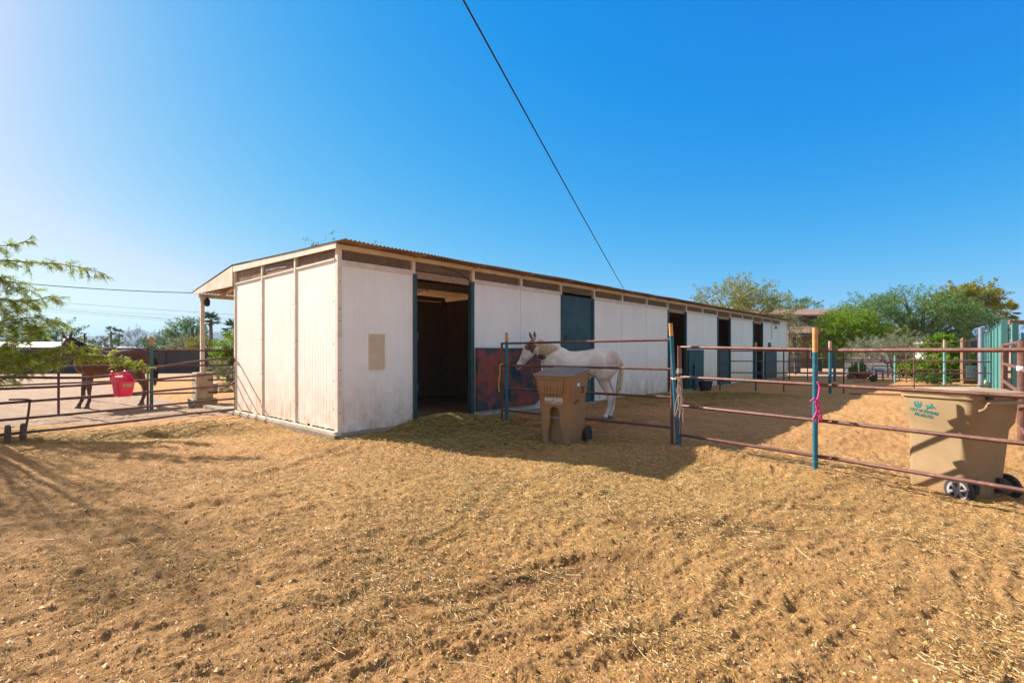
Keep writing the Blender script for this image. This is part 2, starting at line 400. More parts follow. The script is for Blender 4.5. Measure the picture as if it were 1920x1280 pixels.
# ------------------------------------------------------------------ ground
def vnoise(x, y, seed=0):
    xi = np.floor(x).astype(np.int64); yi = np.floor(y).astype(np.int64); xf = x - xi; yf = y - yi
    def h(a, b):
        n = (a * 374761393 + b * 668265263 + seed * 974634777) & 0xffffffff
        n = ((n ^ (n >> 13)) * 1274126177) & 0xffffffff
        return ((n ^ (n >> 16)) & 0xffff) / 65535.0
    u = xf * xf * (3 - 2 * xf); v = yf * yf * (3 - 2 * yf)
    return (h(xi, yi) * (1 - u) + h(xi + 1, yi) * u) * (1 - v) + (h(xi, yi + 1) * (1 - u) + h(xi + 1, yi + 1) * u) * v - .5
def gauss(x, y, cx, cy, sx, sy, rot=0):
    c, s = math.cos(rot), math.sin(rot); dx = x - cx; dy = y - cy
    return np.exp(-(((dx * c + dy * s) / sx) ** 2 + ((-dx * s + dy * c) / sy) ** 2))
RUTS = []
def rut(pix, w, d):
    pts = []
    for (u, v) in pix:
        Y = F * H / (v - HV); pts.append(((u - CX) / F * Y, Y))
    RUTS.append((np.array([(p.x, p.y) for p in bez([(a, b, 0) for a, b in pts], 6)]), w, d))
rut([(620, 1010), (760, 1010), (900, 1060), (1040, 1052), (1190, 1048), (1330, 1075)], .07, .030)
rut([(840, 1275), (900, 1225), (1000, 1185), (1140, 1140), (1260, 1120)], .09, .035)
rut([(700, 1150), (860, 1120), (960, 1085), (1080, 1075)], .06, .024)
rut([(860, 1000), (900, 930), (945, 880), (960, 865)], .05, .010)
rut([(900, 985), (950, 925), (990, 880)], .05, .008)
rut([(470, 1150), (500, 1110), (540, 1090)], .06, .02)
rut([(300, 1240), (420, 1180), (640, 1130), (700, 1110)], .07, .022)
rut([(1180, 1200), (1330, 1150), (1400, 1140), (1560, 1120)], .08, .028)
rut([(420, 910), (520, 890), (620, 850), (660, 835)], .07, .03)
rut([(40, 985), (180, 975), (420, 950), (600, 930)], .10, .025)
rut([(1000, 1230), (1200, 1225), (1330, 1200), (1500, 1235)], .07, .02)
BARN_C = Vector((-2.834, 8.122, 0)); D1 = Vector((.675, .738, 0)).normalized(); D2 = Vector((-D1.y, D1.x, 0))
def gh(x, y, fine=True):
    x = np.asarray(x, dtype=np.float64); y = np.asarray(y, dtype=np.float64)
    z = np.zeros_like(x)
    z -= .16 / (1 + np.exp(-(x - 3.7) * 2.2)) * (1 / (1 + np.exp((y - 9.0) * 1.2)))          # falls toward the right
    z += .13 * gauss(x, y, 2.75, 6.65, .65, .28, -.55) + .07 * gauss(x, y, 3.4, 5.95, .5, .22, -.6)
    z += .08 * gauss(x, y, 1.6, 6.9, .8, .5, -.3)
    z += .22 * gauss(x, y, -1.0, 9.2, .75, .5, .6) + .13 * gauss(x, y, -1.75, 9.75, .9, .6, .7)  # trampled hay at the doorway
    z += .16 * gauss(x, y, 5.6, 14.6, 2.6, .7, .25)
    z += .10 * gauss(x, y, -5.6, 9.2, 1.5, .5, .3) - .05 * gauss(x, y, -6.0, 8.4, 2.0, .5, .2)
    z += .05 * gauss(x, y, -1.9, 7.5, .9, .3, -.15)
    near = np.clip(1.6 - np.hypot(x, y) / 30, .15, 1)
    z += near * (.09 * vnoise(x * .55, y * .55, 1) + .05 * vnoise(x * 1.4, y * 1.4, 2))
    if fine:
        wx = x + .12 * vnoise(x * 3, y * 3, 21); wy = y + .12 * vnoise(x * 3, y * 3, 22)
        z += near * (.020 * vnoise(wx * 4.2, wy * 4.2, 3) + .016 * vnoise(wx * 9, wy * 9, 4) + .016 * vnoise((wx * .93 + wy * .37) * 1.6, (-wx * .37 + wy * .93) * 8, 40) + .016 * vnoise((wx * .7 + wy * .7) * 2.2, (-wx * .7 + wy * .7) * 13, 41) + .012 * vnoise((wx * .8 + wy * .6) * 4, (-wx * .6 + wy * .8) * 27, 42) + .014 * vnoise(wx * 19, wy * 19, 5)
                     + .012 * vnoise(wx * 41, wy * 41, 6) + .007 * vnoise(wx * 83, wy * 83, 8))
        # sparse clods and scooped hollows
        q = vnoise(wx * 11, wy * 11, 9); z += near * .024 * np.clip(q - .27, 0, 1) * 2.2
        q = vnoise(wx * 6, wy * 6, 12); z -= near * (.004 + .05 * ((x > 2.2) & (y > 6.6))) * np.clip(q - .24, 0, 1) * 2.0
        for pts, w, d in RUTS:
            m_ = (x > pts[:, 0].min() - .4) & (x < pts[:, 0].max() + .4) & (y > pts[:, 1].min() - .4) & (y < pts[:, 1].max() + .4)
            if not m_.any(): continue
            xs = x[m_]; ys = y[m_]; best = np.full(xs.shape, 9.0)
            for i in range(len(pts) - 1):
                a = pts[i]; b_ = pts[i + 1]; ab = b_ - a; t = np.clip(((xs - a[0]) * ab[0] + (ys - a[1]) * ab[1]) / (ab @ ab + 1e-9), 0, 1)
                best = np.minimum(best, np.hypot(xs - a[0] - t * ab[0], ys - a[1] - t * ab[1]))
            jit = .75 * (1 + .9 * vnoise(xs * 5, ys * 5, 31)) * np.clip(np.minimum(np.hypot(xs - pts[0, 0], ys - pts[0, 1]), np.hypot(xs - pts[-1, 0], ys - pts[-1, 1])) / .45, .05, 1)
            z[m_] += -d * jit * np.exp(-(best / w) ** 2) + .55 * d * jit * np.exp(-((best - 1.7 * w) / (.7 * w)) ** 2)
    # level pad under the stable
    s = (x - BARN_C.x) * D1.x + (y - BARN_C.y) * D1.y; t = (x - BARN_C.x) * D2.x + (y - BARN_C.y) * D2.y
    ins = 1 / (1 + np.exp(-np.clip(np.minimum(np.minimum(s + .1, 27.5 - s), np.minimum(t + .05, 5.2 - t)) * 22, -50, 50)))
    z = z * (1 - ins * .75)
    return z
def gz(x, y): return float(gh(np.array([x]), np.array([y]), False)[0])

def build_ground():
    rs = [0.0, .5, 1.0]
    r = 1.4
    while r < 60:
        rs.append(r); r += min(max(.0011 * r * r, .005), .035 * r)
    while r < 9000: rs.append(r); r *= 1.25
    rs.append(9000)
    a_f = np.radians(np.arange(-56, 56.01, .13)); a_c = np.radians(np.arange(60, 300, 6))
    an = np.concatenate([a_f, a_c]); rs = np.array(rs)
    RR, AA = np.meshgrid(rs, an, indexing='ij')
    X = RR * np.sin(AA); Yy = RR * np.cos(AA)
    Z = gh(X.ravel(), Yy.ravel()).reshape(X.shape)
    Z *= np.clip((400 - RR) / 300, 0, 1)
    V = np.stack([X, Yy, Z], -1).reshape(-1, 3)
    nr, na = X.shape; i = np.arange(nr - 1)[:, None] * na; j = np.arange(na)[None, :]; j2 = (j + 1) % na
    Q = np.stack([i + j, i + na + j, i + na + j2, i + j2], -1).reshape(-1, 4)
    o = np_mesh('ground', V, Q[:, ::-1], M['ground'], None, True)
    x = V[:, 0].astype(float); y = V[:, 1].astype(float)
    hay = np.clip(gauss(x, y, .6, 5.4, 3.2, 1.6, .1) * .7 + .35 * gauss(x, y, 2, 3.2, 4, 2) + 1.4 * gauss(x, y, -.9, 8.8, 1.6, 1.0, .3)
                  + 1.3 * gauss(x, y, 5.6, 14.6, 2.8, .9, .25) + .8 * gauss(x, y, -6, 8.2, 2.5, 1, .2) + .15, 0, 1.5)
    s = (x - BARN_C.x) * D1.x + (y - BARN_C.y) * D1.y; t = (x - BARN_C.x) * D2.x + (y - BARN_C.y) * D2.y
    pink = np.clip(((-x * .55 + y * .83) - 12.3) * 2, 0, 1) * (s < 0) * .9
    pink = np.maximum(pink, np.clip((y - 24) / 6, 0, 1) * .8)
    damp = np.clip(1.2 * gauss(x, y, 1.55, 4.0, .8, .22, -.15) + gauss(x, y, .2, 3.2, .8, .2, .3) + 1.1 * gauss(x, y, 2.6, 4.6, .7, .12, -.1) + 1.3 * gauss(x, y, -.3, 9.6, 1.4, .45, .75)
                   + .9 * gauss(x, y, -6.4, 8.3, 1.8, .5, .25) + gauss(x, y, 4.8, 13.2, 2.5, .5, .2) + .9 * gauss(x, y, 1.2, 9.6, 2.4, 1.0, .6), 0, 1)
    for nm, arr in (('hay', hay), ('pink', pink), ('damp', damp)):
        at = o.data.attributes.new(nm, 'FLOAT', 'POINT'); at.data.foreach_set('value', arr.astype(np.float32))
    tag(o, kind='structure')
build_ground()

# straw, hay stalks and crumbs lying on the dirt
def blades(name, x, y, length, width, mat_, zoff=.004, curl=.3, pile=0.0, label=None, cat=None):
    n = len(x); a = rng.uniform(0, math.pi * 2, n); L_ = length; dx = np.cos(a); dy = np.sin(a)
    tilt = rng.normal(0, .25, n)
    z0 = gh(x, y) + zoff + rng.uniform(0, 1, n) * pile
    bend = rng.normal(0, curl, n) * L_
    px, py = -dy, dx
    pts = []
    for t in (0, .5, 1.0):
        off = bend * (4 * t * (1 - t)) * .5
        cx = x + dx * L_ * (t - .5) + px * off; cy = y + dy * L_ * (t - .5) + py * off
        cz = z0 + L_ * (t - .5) * tilt * .5 + np.abs(tilt) * L_ * .25
        for s in (-.5, .5):
            pts.append(np.stack([cx + px * width * s, cy + py * width * s, cz + s * width * .8], -1))
    V = np.stack(pts, 1).reshape(-1, 3); b = np.arange(n)[:, None] * 6
    Q = np.concatenate([b + np.array([[0, 2, 3, 1]]), b + np.array([[2, 4, 5, 3]])])
    o = np_mesh(name, V, Q, mat_)
    return tag(o, label, cat, kind='stuff')
def scatter(n, rmin, rmax, amax=50, amin=-50, p=1.0):
    r = rmin + (rmax - rmin) * rng.uniform(0, 1, n) ** p; a = np.radians(rng.uniform(amin, amax, n))
    return r * np.sin(a), r * np.cos(a)
M['straw'] = leaf_mat('dry_straw', [(.24, .13, .045), (.42, .26, .08), (.56, .38, .15), (.12, .065, .025), (.34, .24, .06), (.82, .68, .45), (.46, .28, .09)], .1)
M['haymat'] = leaf_mat('green_hay', [(.20, .15, .05), (.30, .24, .08), (.42, .34, .14), (.26, .22, .07), (.38, .28, .12)], .1)
x, y = scatter(230000, 1.8, 9.5, p=1.3)
k = rng.uniform(0, 1, len(x)) < np.clip(.62 + 2.0 * vnoise(x * 1.3, y * 1.3, 70) + 1.4 * vnoise(x * 4, y * 4, 71), .05, 1); x, y = x[k], y[k]
blades('straw', x, y, rng.uniform(.010, .045, len(x)), rng.uniform(.0010, .0026, len(x)), M['straw'], curl=.15, zoff=.007, label='short pale straw bits strewn over the foreground dirt', cat='straw')
x, y = scatter(700, 2.0, 7.5)
blades('long_straw', x, y, rng.uniform(.07, .22, len(x)), rng.uniform(.0015, .003, len(x)), M['straw'], curl=.35, label='longer loose yellow stalks lying on the foreground dirt', cat='straw')
n = 18000; x = rng.normal(.6, 2.4, n); y = rng.normal(5.6, 1.3, n); k = (np.hypot(x, y) > 2.2) & (y > 2.5); x, y = x[k], y[k]
blades('hay_litter', x, y, rng.uniform(.02, .07, len(x)), rng.uniform(.0015, .0035, len(x)), M['haymat'], curl=.2, label='green hay litter trampled into the middle of the yard', cat='hay')
def hay_pile(name, cx, cy, sx, sy, rot, n, pile, label):
    a = rng.normal(0, 1, n) * sx * .55; b = rng.normal(0, 1, n) * sy * .55
    x = cx + a * math.cos(rot) - b * math.sin(rot); y = cy + a * math.sin(rot) + b * math.cos(rot)
    blades(name, x, y, rng.uniform(.03, .12, n), rng.uniform(.002, .005, n), M['haymat'], curl=.3, pile=pile, label=label, cat='hay')
hay_pile('hay_heap', -1.0, 9.2, 1.0, .7, .6, 14000, .05, 'loose green hay heaped beside the open stall doorway')
hay_pile('hay_heap', -.6, 8.0, 2.0, .8, -.1, 10000, .03, 'green hay spread on the shaded dirt in front of the front trash cart')
hay_pile('hay_heap', 5.6, 14.6, 3.0, .75, .25, 20000, .05, 'long low mound of green hay inside the shaded pen')
hay_pile('hay_heap', -6.0, 8.8, 2.4, .7, .25, 4000, .03, 'brownish hay drift under the left pipe gate')
# dirt crumbs
def crumbs(n):
    x, y = scatter(n, 1.9, 10, p=1.25); s = rng.uniform(.0025, .008, n) * (1 + 1.3 * (rng.uniform(0, 1, n) > .95))
    base = np.array([(1, 0, 0), (-.5, .87, 0), (-.5, -.87, 0), (0, 0, .9)])
    a = rng.uniform(0, 6.28, n); ca, sa = np.cos(a), np.sin(a); V = []
    for b in base:
        j = rng.uniform(.6, 1.3, (n, 3)); bx = b[0] * j[:, 0]; by = b[1] * j[:, 1]
        V.append(np.stack([x + (bx * ca - by * sa) * s, y + (bx * sa + by * ca) * s, gh(x, y) - .002 + b[2] * j[:, 2] * s], -1))
    V = np.stack(V, 1).reshape(-1, 3); b = np.arange(n)[:, None] * 4
    Q = np.concatenate([b + np.array([t]) for t in ((0, 1, 3), (1, 2, 3), (2, 0, 3))])
    tag(np_mesh('dirt_crumbs', V, Q, M['crumb']), 'small dirt crumbs and dung bits over the foreground dirt', 'dirt', kind='stuff')
M['crumb'] = leaf_mat('dirt_crumb', [(.08, .036, .014), (.20, .10, .04), (.34, .18, .07), (.50, .29, .12), (.62, .40, .20)], 0)
crumbs(130000)

# ------------------------------------------------------------------ the stable
BM = 1.5; ZS0 = .10; ZS1 = 2.90; ZB = 3.07; ZT = 3.15; DEP = 4.5; LEN = 18 * BM
def B(s, t, z): return BARN_C + D1 * s + D2 * t + Vector((0, 0, z))
def bbox(mb, s0, s1, t0, t1, z0, z1): return mb.box(B(s0, t0, z0), D1 * (s1 - s0), D2 * (t1 - t0), Vector((0, 0, z1 - z0)))

barn = thing('horse_stable', 'long white horse stable with grooved panels, dark stall doorways and a rusty corrugated roof', 'stable', B(0, 0, 0))

def grooved(mb, a, along, width, z0, z1, out, pitch=.1, thick=.02, ragged=0, seed=0, dep=.006):
    """sheet of grooved siding: a = start point on the outer face, out = outward normal"""
    r_ = random.Random(seed); prof = []; x = 0.0; k = 0
    while x < width - 1e-6:
        x1 = min(x + pitch - .010, width); prof += [(x, 0), (x1, 0)]
        x2 = min(x1 + .010, width)
        if x1 < width - .012: prof += [(x1 + .001, -dep), (x2 - .001, -dep)]
        x = x2; k += 1
    n0 = len(mb.v); nb = len(prof); rows = []
    wob = 0
    for (px, d) in prof:
        if ragged: wob = max(0, wob * .5 + r_.uniform(-.3, 1) * ragged)
        p = Vector(a) + along * px
        rows.append((p + out * d, z0 + wob))
    for (p, zb) in rows:
        mb.v.append((p.x, p.y, zb)); mb.v.append((p.x, p.y, z1))
    for (p, zb) in (rows[0], rows[-1]):
        q = p - out * thick; mb.v.append((q.x, q.y, zb)); mb.v.append((q.x, q.y, z1))
    flip = along.cross(Vector((0, 0, 1))).dot(out) < 0
    def f(*i):
        mb.f.append(tuple(n0 + j for j in (i[::-1] if flip else i)))
    for i in range(nb - 1): f(2 * i, 2 * i + 2, 2 * i + 3, 2 * i + 1)
    b = 2 * nb
    f(b + 2, b, b + 1, b + 3); f(b, 0, 1, b + 1); f(2 * nb - 2, b + 2, b + 3, 2 * nb - 1)
    f(*([2 * i + 1 for i in range(nb)] + [b + 3, b + 1]))
    return mb

# concrete footing strip, proud of the walls
m = MB(); bbox(m, -.10, LEN + .1, -.10, 4.72, -.35, .072); m.build('foundation', M['conc'], barn)
m = MB(); bbox(m, -.055, -.002, -.02, 4.6, .073, .115)
m.build('base_rail', M['trim'], barn, bevel=.008)

# front wall
DOORS = {1: 'open', 4: 'closed', 8: 'open', 11: 'half', 14: 'open'}
nD1 = -D1; nD2 = -D2
for k in range(18):
    s0 = k * BM
    if k not in DOORS:
        m = MB(); grooved(m, B(s0 + .012, 0, 0), D1, BM - .024, .03 if k > 0 else .07, ZS1 - .003, nD2, ragged=.012, seed=k, pitch=.1, dep=.0025)
        m.build('wall_panel', M['siding'], barn)
        if k not in (17,):
            m = MB(); bbox(m, s0 + .012, s0 + BM - .012, -.016, .015, ZS1 - .09, ZS1 + .004); m.build('panel_cap', M['post_paint'], barn)
    if k != 17:
        m = MB()
        for i in range(1, 7): bbox(m, s0 + .05, s0 + BM - .04, .018, .021, ZS1 + .004 + i * .0235, ZS1 + .004 + i * .0235 + .008)
        for i in range(1, 40): bbox(m, s0 + .04 + i * .0355, s0 + .044 + i * .0355, .0215, .0245, ZS1 + .004, ZB)
        m.build('vent_mesh', M['wire'], barn)
    else:
        m = MB(); grooved(m, B(s0 + .03, 0, 0), D1, BM - .04, ZS1 + .004, ZB - .002, nD2); m.build('upper_panel', M['siding'], barn)
for k in range(19):
    s0 = k * BM; w = .07
    a, b_ = (s0 - w / 2, s0 + w / 2) if 0 < k < 18 else ((0, .07) if k == 0 else (LEN - .07, LEN))
    if k in (0, 18):
        m = MB(); bbox(m, a - .004, b_, -.022, .06, .075, ZB - .002); m.build('corner_post', M['post_paint'], barn)
    else:
        m = MB(); bbox(m, a, b_, -.024, .05, ZS1 - .06, ZB - .002); m.build('wall_stud', M['post_paint'], barn)
        m = MB(); bbox(m, s0 - .008, s0 + .008, -.007, .0, .04, ZS1 - .062); m.build('joint_strip', M['siding'], barn)
m = MB(); bbox(m, -.02, LEN + .02, -.03, .05, ZB, ZT); m.build('eave_beam', M['trim'], barn)
for s_ in np.arange(1.5, LEN, 1.5):   # short rafters carrying the overhang
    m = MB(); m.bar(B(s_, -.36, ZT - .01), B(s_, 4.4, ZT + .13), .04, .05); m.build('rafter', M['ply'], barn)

# screw heads along the sheet edges
r_ = random.Random(12)
def screw(p, al, out, q):
    m = MB(); m.box(p, al * q, out * .004, Vector((0, 0, q))); m.build('screw', M['fascia_dark'], barn)
for k in range(0, 18):
    for z_ in (.55, 1.35, 2.15):
        if k not in DOORS: screw(B(k * BM + .045 + r_.uniform(-.01, .01), -.0012, z_ + r_.uniform(-.05, .05)), D1, nD2, .014)
for t_ in (1.42, 1.58, 2.92, 3.08, .1):
    for z_ in (.5, 1.0, 1.6, 2.2): screw(B(-.0012, t_, z_ + r_.uniform(-.08, .08)), D2, nD1, .016)
for z_ in (.4, .75, 1.1, 1.9, 2.1, 2.55): screw(B(.035, -.0225, z_), D1, nD2, .015)

# doorways
def jamb(s_, name='door_jamb', w=.075, mt='teal_door', z1=ZS1 - .061):
    m = MB(); bbox(m, s_ - w / 2, s_ + w / 2, -.035, .06, .02, z1); return m.build(name, M[mt], barn)
jamb(BM * 1 + .03); j2 = jamb(BM * 2 - .03, w=.09)
for z_ in (.75, 1.7):
    m = MB(); m.tube([B(1.5 + .08, -.03, z_ - .07), B(1.5 + .08, -.03, z_ + .07)], .022, 8); m.build('hinge', M['teal_door'], barn)
m = MB(); bbox(m, 3.0 - .045 - .03, 3.0 + .015, -.040, .0, ZS1 - .06 - .07, ZS1 - .055); m.build('red_bracket', M['teal_old'], barn)
for k in (8, 11, 14):
    for s_ in (k * BM + .035, (k + 1) * BM - .035): jamb(s_)
# header boards over the doorways (dark, set back)
for k in (1, 8, 11, 14):
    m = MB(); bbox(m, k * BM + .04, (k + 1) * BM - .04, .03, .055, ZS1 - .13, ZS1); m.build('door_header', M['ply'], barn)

# closed teal door, bay 4
door = tag(MB().build('closed_door', None, barn), 'closed dark teal door set between white panels')
s0 = 4 * BM
m = MB(); bbox(m, s0 + .07, s0 + BM - .09, -.004, .03, .04, ZS1 - .06)
bbox(m, s0 + .07, s0 + .11, -.02, -.0045, .04, ZS1 - .06); bbox(m, s0 + BM - .13, s0 + BM - .09, -.02, -.0045, .04, ZS1 - .06)
bbox(m, s0 + .111, s0 + BM - .131, -.02, -.0045, ZS1 - .11, ZS1 - .06); bbox(m, s0 + .111, s0 + BM - .131, -.02, -.0045, 1.48, 1.53)
m2 = bpy.data.meshes.new('closed_door'); m2.from_pydata([tuple(Vector(v) - BARN_C) for v in m.v], [], m.f); m2.materials.append(M['teal_door']); door.data = m2
for s_ in (s0 + .035, s0 + BM - .05): jamb(s_, w=.07)
m = MB(); m.tube([B(s0 + .13, -.05, 1.80), B(s0 + .30, -.05, 1.83)], .012, 6).tube([B(s0 + .2, -.05, 1.82), B(s0 + .19, -.05, 1.66), B(s0 + .23, -.05, 1.64), B(s0 + .24, -.05, 1.80)], .008, 6)
m.build('latch', M['rust_dark'], door)

def half_door(s0, s1, t0, z0, z1, mt='teal_old', name='stall_door', radius=.3, label=None):
    """steel-faced half door, bottom corner rounded at the free end"""
    poly = [B(s0, t0, z0)]
    n = 8
    for i in range(n + 1):
        a = -math.pi / 2 + i * math.pi / 2 / n
        poly.append(B(s1 - radius + radius * math.cos(a), t0, z0 + radius + radius * math.sin(a)))
    poly += [B(s1, t0, z1), B(s0, t0, z1)]
    m = MB(); m.prism(poly, nD2 * .045); o = m.build(name, M[mt], barn)
    if label: tag(o, label)
    f = MB(); bbox(f, s0 - .01, s1 + .01, t0 - .056, t0 + .006, z1 + .001, z1 + .03); f.build('door_edge', M['teal_door'], o)
    return o
half_door(3.04, 5.12, -.05, .18, 1.46, label='worn teal half door with patches of bare red, swung flat against the wall')
half_door(9 * BM + .04, 9 * BM + BM - .1, -.05, .05, 1.46, 'teal_door', radius=.03)
half_door(11 * BM + .08, 12 * BM - .08, .06, .08, 1.48, 'teal_door', radius=.02, label='closed lower half of a teal stall door')
half_door(15 * BM + .2, 16 * BM + .62, -.05, .05, 1.42, 'teal_door', radius=.02)
m = MB(); bbox(m, 15.6 * BM, 15.6 * BM + .45, -.03, -.008, 1.58, 1.88); m.build('wall_hatch', M['teal_door'], barn)
m = MB(); m.tube([B(16 * BM - .05, -.05, 2.8), B(16 * BM, -.22, 2.84), B(16 * BM, -.22, 2.72)], .02, 6)
m.loft([[B(16 * BM + r * math.cos(a), -.22 + r * math.sin(a), z) for a in np.linspace(0, 2 * math.pi, 10, endpoint=False)] for z, r in ((2.74, .03), (2.70, .065), (2.62, .06), (2.58, .03))])
m.tube([B(16 * BM - .02, -.03, 2.75), B(16 * BM - .02, -.03, 2.05)], .008, 5); m.build('wall_lamp', M['conc'], barn)
m = MB(); bbox(m, 9.05 * BM + .35, 9.05 * BM + .43, -.16, -.11, .0, .95); m.build('leaning_board', M['tealpipe'], barn)

# ventilation grille on the first panel (folded shutter)
s0, s1, z0, z1 = .585, .87, 1.12, 1.70
gr = MB(); bbox(gr, s0, s1, -.010, -.001, z0, z1)
for a, b_, c_, d_ in ((s0 - .015, s1 + .015, z1, z1 + .014), (s0 - .015, s1 + .015, z0 - .014, z0), (s0 - .015, s0, z0, z1), (s1, s1 + .015, z0, z1)):
    bbox(gr, a, b_, -.022, -.001, c_, d_)
grille = gr.build('wall_vent', M['lath'], barn)
for i in range(21):
    zc = z0 + .014 + i * (z1 - z0 - .02) / 21
    m = MB(); a = B(s0 + .004, -.011, zc); m.prism([a, a + nD2 * .011 + Vector((0, 0, .006)), a + Vector((0, 0, .021))], D1 * (s1 - s0 - .008))
    m.build('slat', M['lath'], grille)

# left end wall (sunlit): three grooved sheets, battens, vent strips, fascia
for i in range(3):
    t0 = i * BM
    m = MB(); grooved(m, B(-.0, t0 + (.05 if i == 0 else .02), 0), D2, BM - (.07 if i == 0 else .04), .118, ZS1 - .003, nD1, ragged=.022, seed=40 + i, pitch=.1)
    m.build('end_panel', M['siding'], barn)
    m = MB(); bbox(m, -.020, .015, t0 + .06, t0 + BM - .02, ZS1 - .002, ZS1 + .028); m.build('panel_cap', M['post_paint'], barn)
    m = MB()
    top = lambda t: ZT - .04 + .03 * t
    for q in range(1, 10):
        z_ = ZS1 + .03 + q * .022
        if z_ < top(t0) - .01: bbox(m, .014, .017, t0 + .06, t0 + BM - .02, z_, z_ + .008)
    for q in range(1, 40): bbox(m, .0175, .0205, t0 + .04 + q * .0355, t0 + .044 + q * .0355, ZS1 + .028, top(t0))
    m.build('vent_mesh', M['wire'], barn)
for i in range(1, 4):
    m = MB(); bbox(m, -.022, .05, i * BM - .028, i * BM + .028, .118, ZT - .03 + .03 * i * BM); m.build('batten', M['post_paint'], barn)
m = MB()
m.prism([B(-.045, -.04, ZT - .075), B(-.045, 4.55, ZT + .03), B(-.045, 4.55, ZT + .165), B(-.045, -.04, ZT + .02)], D1 * .025); m.build('end_fascia', M['post_paint'], barn)
m = MB(); m.prism([B(-.05, 4.552, 2.87), B(-.05, 7.36, 2.90), B(-.05, 7.36, 2.97), B(-.05, 4.552, ZT + .16)], D1 * .03); m.build('porch_gable', M['trim'], barn)
# far end wall
m = MB(); grooved(m, B(LEN, .07, 0), D2, DEP - .1, .03, ZT, D1, seed=3); m.build('end_panel', M['siding'], barn)

# back wall and stall partitions (dark inside)
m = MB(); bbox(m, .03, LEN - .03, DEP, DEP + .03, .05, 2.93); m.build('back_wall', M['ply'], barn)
for sp in (4, 8, 11, 14):
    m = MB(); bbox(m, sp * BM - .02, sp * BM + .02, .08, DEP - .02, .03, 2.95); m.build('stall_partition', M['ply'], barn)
for t_ in (0.9, 2.2, 3.4):
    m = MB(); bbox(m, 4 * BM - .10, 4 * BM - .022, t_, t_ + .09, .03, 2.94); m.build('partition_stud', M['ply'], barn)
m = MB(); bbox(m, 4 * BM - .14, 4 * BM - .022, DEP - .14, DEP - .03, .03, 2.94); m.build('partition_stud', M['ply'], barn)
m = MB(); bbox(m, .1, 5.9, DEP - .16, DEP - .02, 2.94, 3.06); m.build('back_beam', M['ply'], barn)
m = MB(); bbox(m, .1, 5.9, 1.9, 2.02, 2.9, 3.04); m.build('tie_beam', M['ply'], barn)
m = MB(); bbox(m, 3.35, 3.5, .3, .34, 2.05, 2.35); m.build('switch_box', M['lath'], barn)
m = MB(); bbox(m, 5.85, 5.898, 1.55, 1.85, 2.12, 2.48); m.build('switch_box', M['lath'], barn)
m = MB(); m.tube([B(1.5 + .6, .0, 3.06), B(2.2, -.02, 3.04), B(2.6, 0, 3.0), B(2.95, .02, 2.86)], .006, 5); m.build('loose_wire', M['cable'], barn)

# roof: corrugated sheets, ridge at the back wall, porch slope beyond
def roof_z(t): return ZT + .012 + (.034 * t if t <= 4.55 else .034 * 4.55 - (t - 4.55) * .125)
def roof_sheet(s0, s1, t0, t1, name='roof_sheet'):
    n = int((s1 - s0) / .0095) + 1; ss = np.linspace(s0, s1, n); tt = [t0, t0 + .02, (t0 + t1) / 2, t1]
    V = []; 
    for layer in (0, -.003):
        for t_ in tt:
            for s_ in ss:
                p = B(s_, t_, roof_z(t_) + .010 + .010 * math.sin(s_ * 2 * math.pi / .0762) + layer - (.006 * math.sin(s_ * .9 + t_) + .004 * math.sin(s_ * 3.1))); V.append(p)
    Q = []; k = len(tt)
    for L_ in range(2):
        for a in range(k - 1):
            b0 = (L_ * k + a) * n
            for j in range(n - 1):
                q = (b0 + j, b0 + j + 1, b0 + n + j + 1, b0 + n + j); Q.append(q if L_ == 0 else q[::-1])
    for j in range(n - 1): Q.append((j, k * n + j, k * n + j + 1, j + 1)); a = (k - 1) * n; Q.append((a + j, a + j + 1, a + k * n + j + 1, a + k * n + j))
    return np_mesh(name, [tuple(v) for v in V], Q, M['roof'], barn, True)
roof_sheet(-.06, LEN + .35, -.40, 3.6)
roof_sheet(-.06, .66, 3.6, 4.55); roof_sheet(.74, LEN + .35, 3.6, 4.55)
roof_sheet(-.06, .66, 4.55, 5.6); roof_sheet(.74, LEN + .35, 4.55, 5.6)
roof_sheet(-.06, LEN + .35, 5.6, 7.42)
# porch at the back: beam, posts on block piers
m = MB(); bbox(m, .0, LEN, 7.02, 7.1, 2.80, 2.90); m.build('porch_beam', M['trim'], barn)
for s_ in np.arange(.6, 6.5, 1.2):
    m = MB(); m.bar(B(s_, 4.6, roof_z(4.6) - .05), B(s_, 7.3, roof_z(7.3) - .05), .05, .07); m.build('porch_rafter', M['trim'], barn)
for s_ in (0.03, 6, 12, 18, 24):
    m = MB(); bbox(m, s_, s_ + .085, 7.015, 7.10, .86, 2.80); po = m.build('porch_post', M['post_paint'], barn)
    m = MB(); bbox(m, s_ - .14, s_ + .24, 6.86, 7.25, .21, .88); m.build('block_pier', M['conc_w'], barn, bevel=.015)
    m = MB(); bbox(m, s_ - .22, s_ + .32, 6.78, 7.33, -.1, .208); m.build('pier_footing', M['conc'], barn, bevel=.015)
m = MB(); m.loft([[B(.16 + r * math.cos(a), 6.98 + r * math.sin(a), z) for a in np.linspace(0, 2 * math.pi, 10, endpoint=False)] for z, r in ((2.80, .03), (2.74, .07), (2.62, .07), (2.58, .03))])
m.build('porch_lamp', M['dark'], barn)
m = MB(); bbox(m, -.1, 26, 5.1, 6.4, -.1, .09); m.build('porch_slab', M['conc'], barn)

# ------------------------------------------------------------------ corral panels and gates
def line_Y(u, a, b):
    """depth along a straight fence seen between image columns: a=(u,Y), b=(u,Y)"""
    k = (u - a[0]) / (b[0] - a[0]); return 1 / ((1 - k) / a[1] + k / b[1])
def XYu(u, Y): return Vector(((u - CX) / F * Y, Y, 0))

